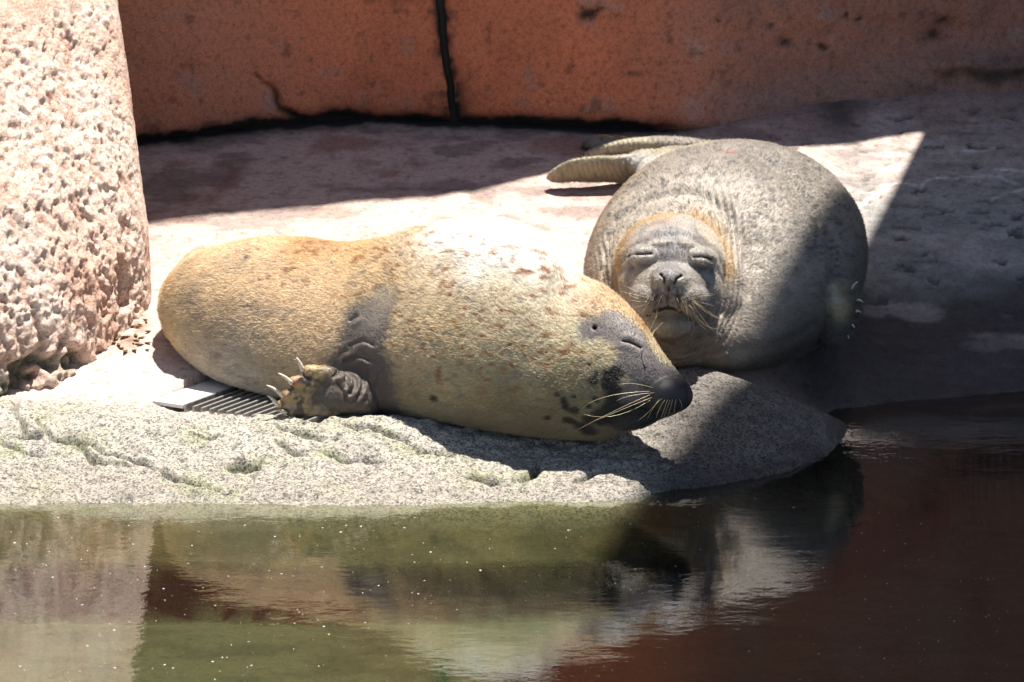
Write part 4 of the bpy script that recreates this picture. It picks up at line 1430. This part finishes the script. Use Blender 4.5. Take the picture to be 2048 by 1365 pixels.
c = mix(c, np.array([0.18, 0.165, 0.15]), neck * sstep(-np.sin(rad * 2 * np.pi / 0.017 + 1.5 * fbm(S.V, 7, 2, 135)), 0.3, 1) * 0.45)
# face
d2 = np.sqrt(((S.V - ax)[:, 0] / 0.155) ** 2 + (((S.V - ax)[:, 2] - 0.02) / 0.185) ** 2)
facem = (1 - sstep(S.V[:, 1], 0.80, 0.92)) * (1 - sstep(d2 + 0.10 * fbm(S.V, 18, 3, 146), 0.80, 0.92))
c = mix(c, mix(np.tile(np.array([0.30, 0.27, 0.245]), (len(S.V), 1)), np.array([0.20, 0.175, 0.155]), sstep(fbm(S.V, 34, 3, 147), -0.1, 0.35)), facem * 0.95)
c = mix(c, np.array([0.15, 0.14, 0.145]), np.clip(S.gauss([(1340, 470), (1341, 510), (1339, 545)], 0.042), 0, 1) * 0.8)
# ochre arch over the brow
arch = S.d([(1238, 560), (1236, 520), (1248, 478), (1280, 444), (1335, 428), (1392, 436), (1430, 468), (1450, 510), (1455, 545)])[0]
c = mix(c, np.array([0.36, 0.225, 0.095]), np.exp(-((arch + 0.008 * fbm(S.V, 40, 2, 148)) / 0.034) ** 2) * 0.9)
c = mix(c, np.array([0.34, 0.15, 0.07]), S.gauss([(1310, 450), (1370, 452)], 0.014) * sstep(fbm(S.V, 60, 2, 149), -0.1, 0.3) * 0.4)
c = mix(c, np.array([0.46, 0.40, 0.31]), np.clip(S.gauss([(1300, 487), (1330, 484)], 0.008) + S.gauss([(1366, 486), (1388, 492)], 0.008), 0, 1) * 0.6)
c = mix(c, np.array([0.40, 0.35, 0.28]), np.clip(S.gauss([(1290, 560), (1310, 575)], 0.022) + S.gauss([(1385, 565), (1370, 580)], 0.022), 0, 1) * 0.55)
c = mix(c, np.array([0.13, 0.12, 0.12]), np.clip(S.gauss([(1428, 535), (1422, 545)], 0.012) + S.gauss([(1262, 540)], 0.014), 0, 1) * 0.7)
c = mix(c, np.array([0.085, 0.075, 0.07]), np.clip(S.gauss([(1300, 600), (1337, 592), (1375, 602)], 0.022) * 1.2, 0, 1) * sstep(vnoise(S.V, 170, 150), -0.5, 0.3) * 0.8)
c = mix(c, np.array([0.06, 0.055, 0.05]), np.clip(S.gauss([(1322, 592), (1318, 615)], 0.006) + S.gauss([(1355, 592), (1360, 615)], 0.006), 0, 1) * 0.8)
c = mix(c, np.array([0.10, 0.085, 0.07]), np.clip(S.gauss([(1400, 600), (1418, 640), (1400, 675)], 0.022), 0, 1) * 0.55)
c = mix(c, np.array([0.34, 0.31, 0.22]), S.gauss([(1337, 650)], 0.035) * 0.7)
c = mix(c, np.array([0.22, 0.165, 0.115]), np.clip(S.gauss([(1330, 700), (1400, 705)], 0.06), 0, 1) * 0.7)
blk = np.array([0.010, 0.009, 0.009])
for ln, w in ((eyeL, .0036), (eyeR, .0034), (nosL, .0042), (nosR, .0042), (mouth, .006), ([(1338, 578), (1337, 612)], .003)):
    c = mix(c, blk, np.clip(S.gauss(ln, w) * 1.25, 0, 1))
c = mix(c, np.array([0.40, 0.37, 0.30]), np.clip(S.gauss([(1316, 560), (1322, 568)], 0.007) + S.gauss([(1362, 562), (1356, 569)], 0.007), 0, 1) * 0.8)
# hind flippers: yellowish grey, ribbed dark undersides are left to the light
hf = sstep(S.V[:, 1], 1.8, 1.9) * (1 - sstep(S.V[:, 0], 0.40, 0.62)) * sstep(S.N[:, 2] + 0.6, -0.2, 0.2)
fc = mix(np.tile(np.array([0.32, 0.28, 0.19]), (len(S.V), 1)), np.array([0.17, 0.14, 0.085]), sstep(fbm(S.V * np.array([1, 0.4, 0.5]), 70, 3, 151), 0.0, 0.6) * 0.6)
hfm = np.maximum.reduce([S.gauss([(1110, 345), (1180, 335), (1240, 338)], 0.05), S.gauss([(1180, 302), (1280, 288), (1400, 288)], 0.04)])
c = mix(c, fc, np.clip(hfm * 1.3, 0, 1))
c = mix(c, np.array([0.40, 0.39, 0.36]), np.clip(S.gauss([(1275, 322), (1310, 322)], 0.04), 0, 1) * 0.9)
c = mix(c, np.array([0.03, 0.03, 0.03]), S.gauss([(1168, 295)], 0.02) * 0.95)
# fore flipper scurf
c = mix(c, np.array([0.36, 0.31, 0.19]), np.clip(S.gauss([(1672, 590), (1680, 625)], 0.028) * (1 + 0.5 * fbm(S.V, 40, 2, 152)), 0, 1) * 0.85)
c = mix(c, np.array([0.45, 0.44, 0.42]), S.gauss([(1662, 578), (1668, 600)], 0.014) * 0.8)
c = mix(c, np.array([0.42, 0.035, 0.02]), S.gauss([(1448, 304), (1470, 308)], 0.004) * 0.95)
c = np.clip(c, 0.004, 0.85)
set_attr(me, "pigment", c)
bare = np.clip(facem * 0.7 + hfm, 0, 1)
set_attr(me, "bare", bare)
seal2 = empty("seal", (float(atY(1440, 520, 1.2)[0]), 1.2, 0.26), "plump silver grey spotted seal facing the pool with closed eyes and ochre brow", "seal")
child("body", me, M_pelt, seal2)
ln = 0.010 * (1 - 0.55 * bare)
ln = np.where(np.maximum.reduce([S.gauss(eyeL, .008), S.gauss(eyeR, .008), S.gauss(nosL, .009), S.gauss(nosR, .009), S.gauss(mouth, .012)]) > 0.5, 0.0, ln)
add_fur(me, seal2, np.clip(c * 1.12, 0, 0.88), ln, S.hit(1339, 560)[0], 170000, seed=5, rad=0.0004)
for (bx, by), (tx, ty) in [((1703, 578), (1716, 564)), ((1714, 601), (1726, 606)), ((1712, 624), (1722, 626)), ((1702, 650), (1709, 656)), ((1692, 670), (1698, 678))]:
    claw(seal2, atY(bx, by, 0.912), atY(tx, ty, 0.902), 0.0045)
for i, (r0, mid, tip) in enumerate([((1298, 592), (1275, 584), (1250, 572)), ((1296, 596), (1270, 590), (1240, 583)), ((1298, 600), (1270, 600), (1256, 588)), ((1300, 603), (1280, 605), (1258, 600)), ((1302, 606), (1285, 612), (1262, 618)), ((1306, 608), (1290, 622), (1272, 632)),
                                    ((1310, 610), (1300, 625), (1294, 640)), ((1380, 592), (1405, 584), (1430, 590)), ((1382, 596), (1410, 590), (1425, 592)), ((1384, 600), (1420, 625), (1440, 640)), ((1384, 600), (1440, 656), (1462, 628)), ((1382, 604), (1412, 650), (1430, 664)),
                                    ((1380, 606), (1400, 660), (1438, 658)), ((1378, 608), (1395, 650), (1412, 660)), ((1372, 608), (1378, 640), (1380, 662)), ((1374, 606), (1388, 640), (1378, 655)), ((1370, 608), (1398, 655), (1382, 672)), ((1368, 606), (1368, 625), (1360, 632)),
                                    ((1362, 606), (1364, 620), (1358, 628)), ((1314, 600), (1306, 612), (1300, 620)), ((1320, 602), (1314, 610), (1310, 622)), ((1380, 598), (1400, 605), (1428, 612))]):
    p0, n0 = S.hit(*r0)
    whisker(seal2, p0, atY(*mid, p0[1] - 0.01), atY(*tip, p0[1] + 0.005), 0.0005)
for k in range(16):
    sgn = 1 if k % 2 else -1
    x0 = 1338 + sgn * rng.uniform(12, 48)
    y0 = rng.uniform(586, 610)
    p0, n0 = S.hit(x0, y0)
    dx, dy_ = sgn * rng.uniform(4, 16), rng.uniform(14, 34)
    whisker(seal2, p0, atY(x0 + dx * 0.6, y0 + dy_ * 0.4, p0[1] - 0.012), atY(x0 + dx, y0 + dy_, p0[1] - 0.006), 0.0006)

# dry twigs on the hind flipper
for a, b, lab in [((1198, 271), (1226, 276), "thin pale dry twig lying at the tip of the grey seal's hind flippers"), ((1230, 273), (1268, 281), "reddish dry twig lying across the grey seal's hind flippers")]:
    p, q2 = atY(*a, 2.38), atY(*b, 2.34)
    obj("twig", tube_mesh("twig", [p, (p + q2) / 2 + [0, 0, 0.004], q2], [0.0028, 0.003, 0.002], 5), M_twig, label=lab, category="twig")
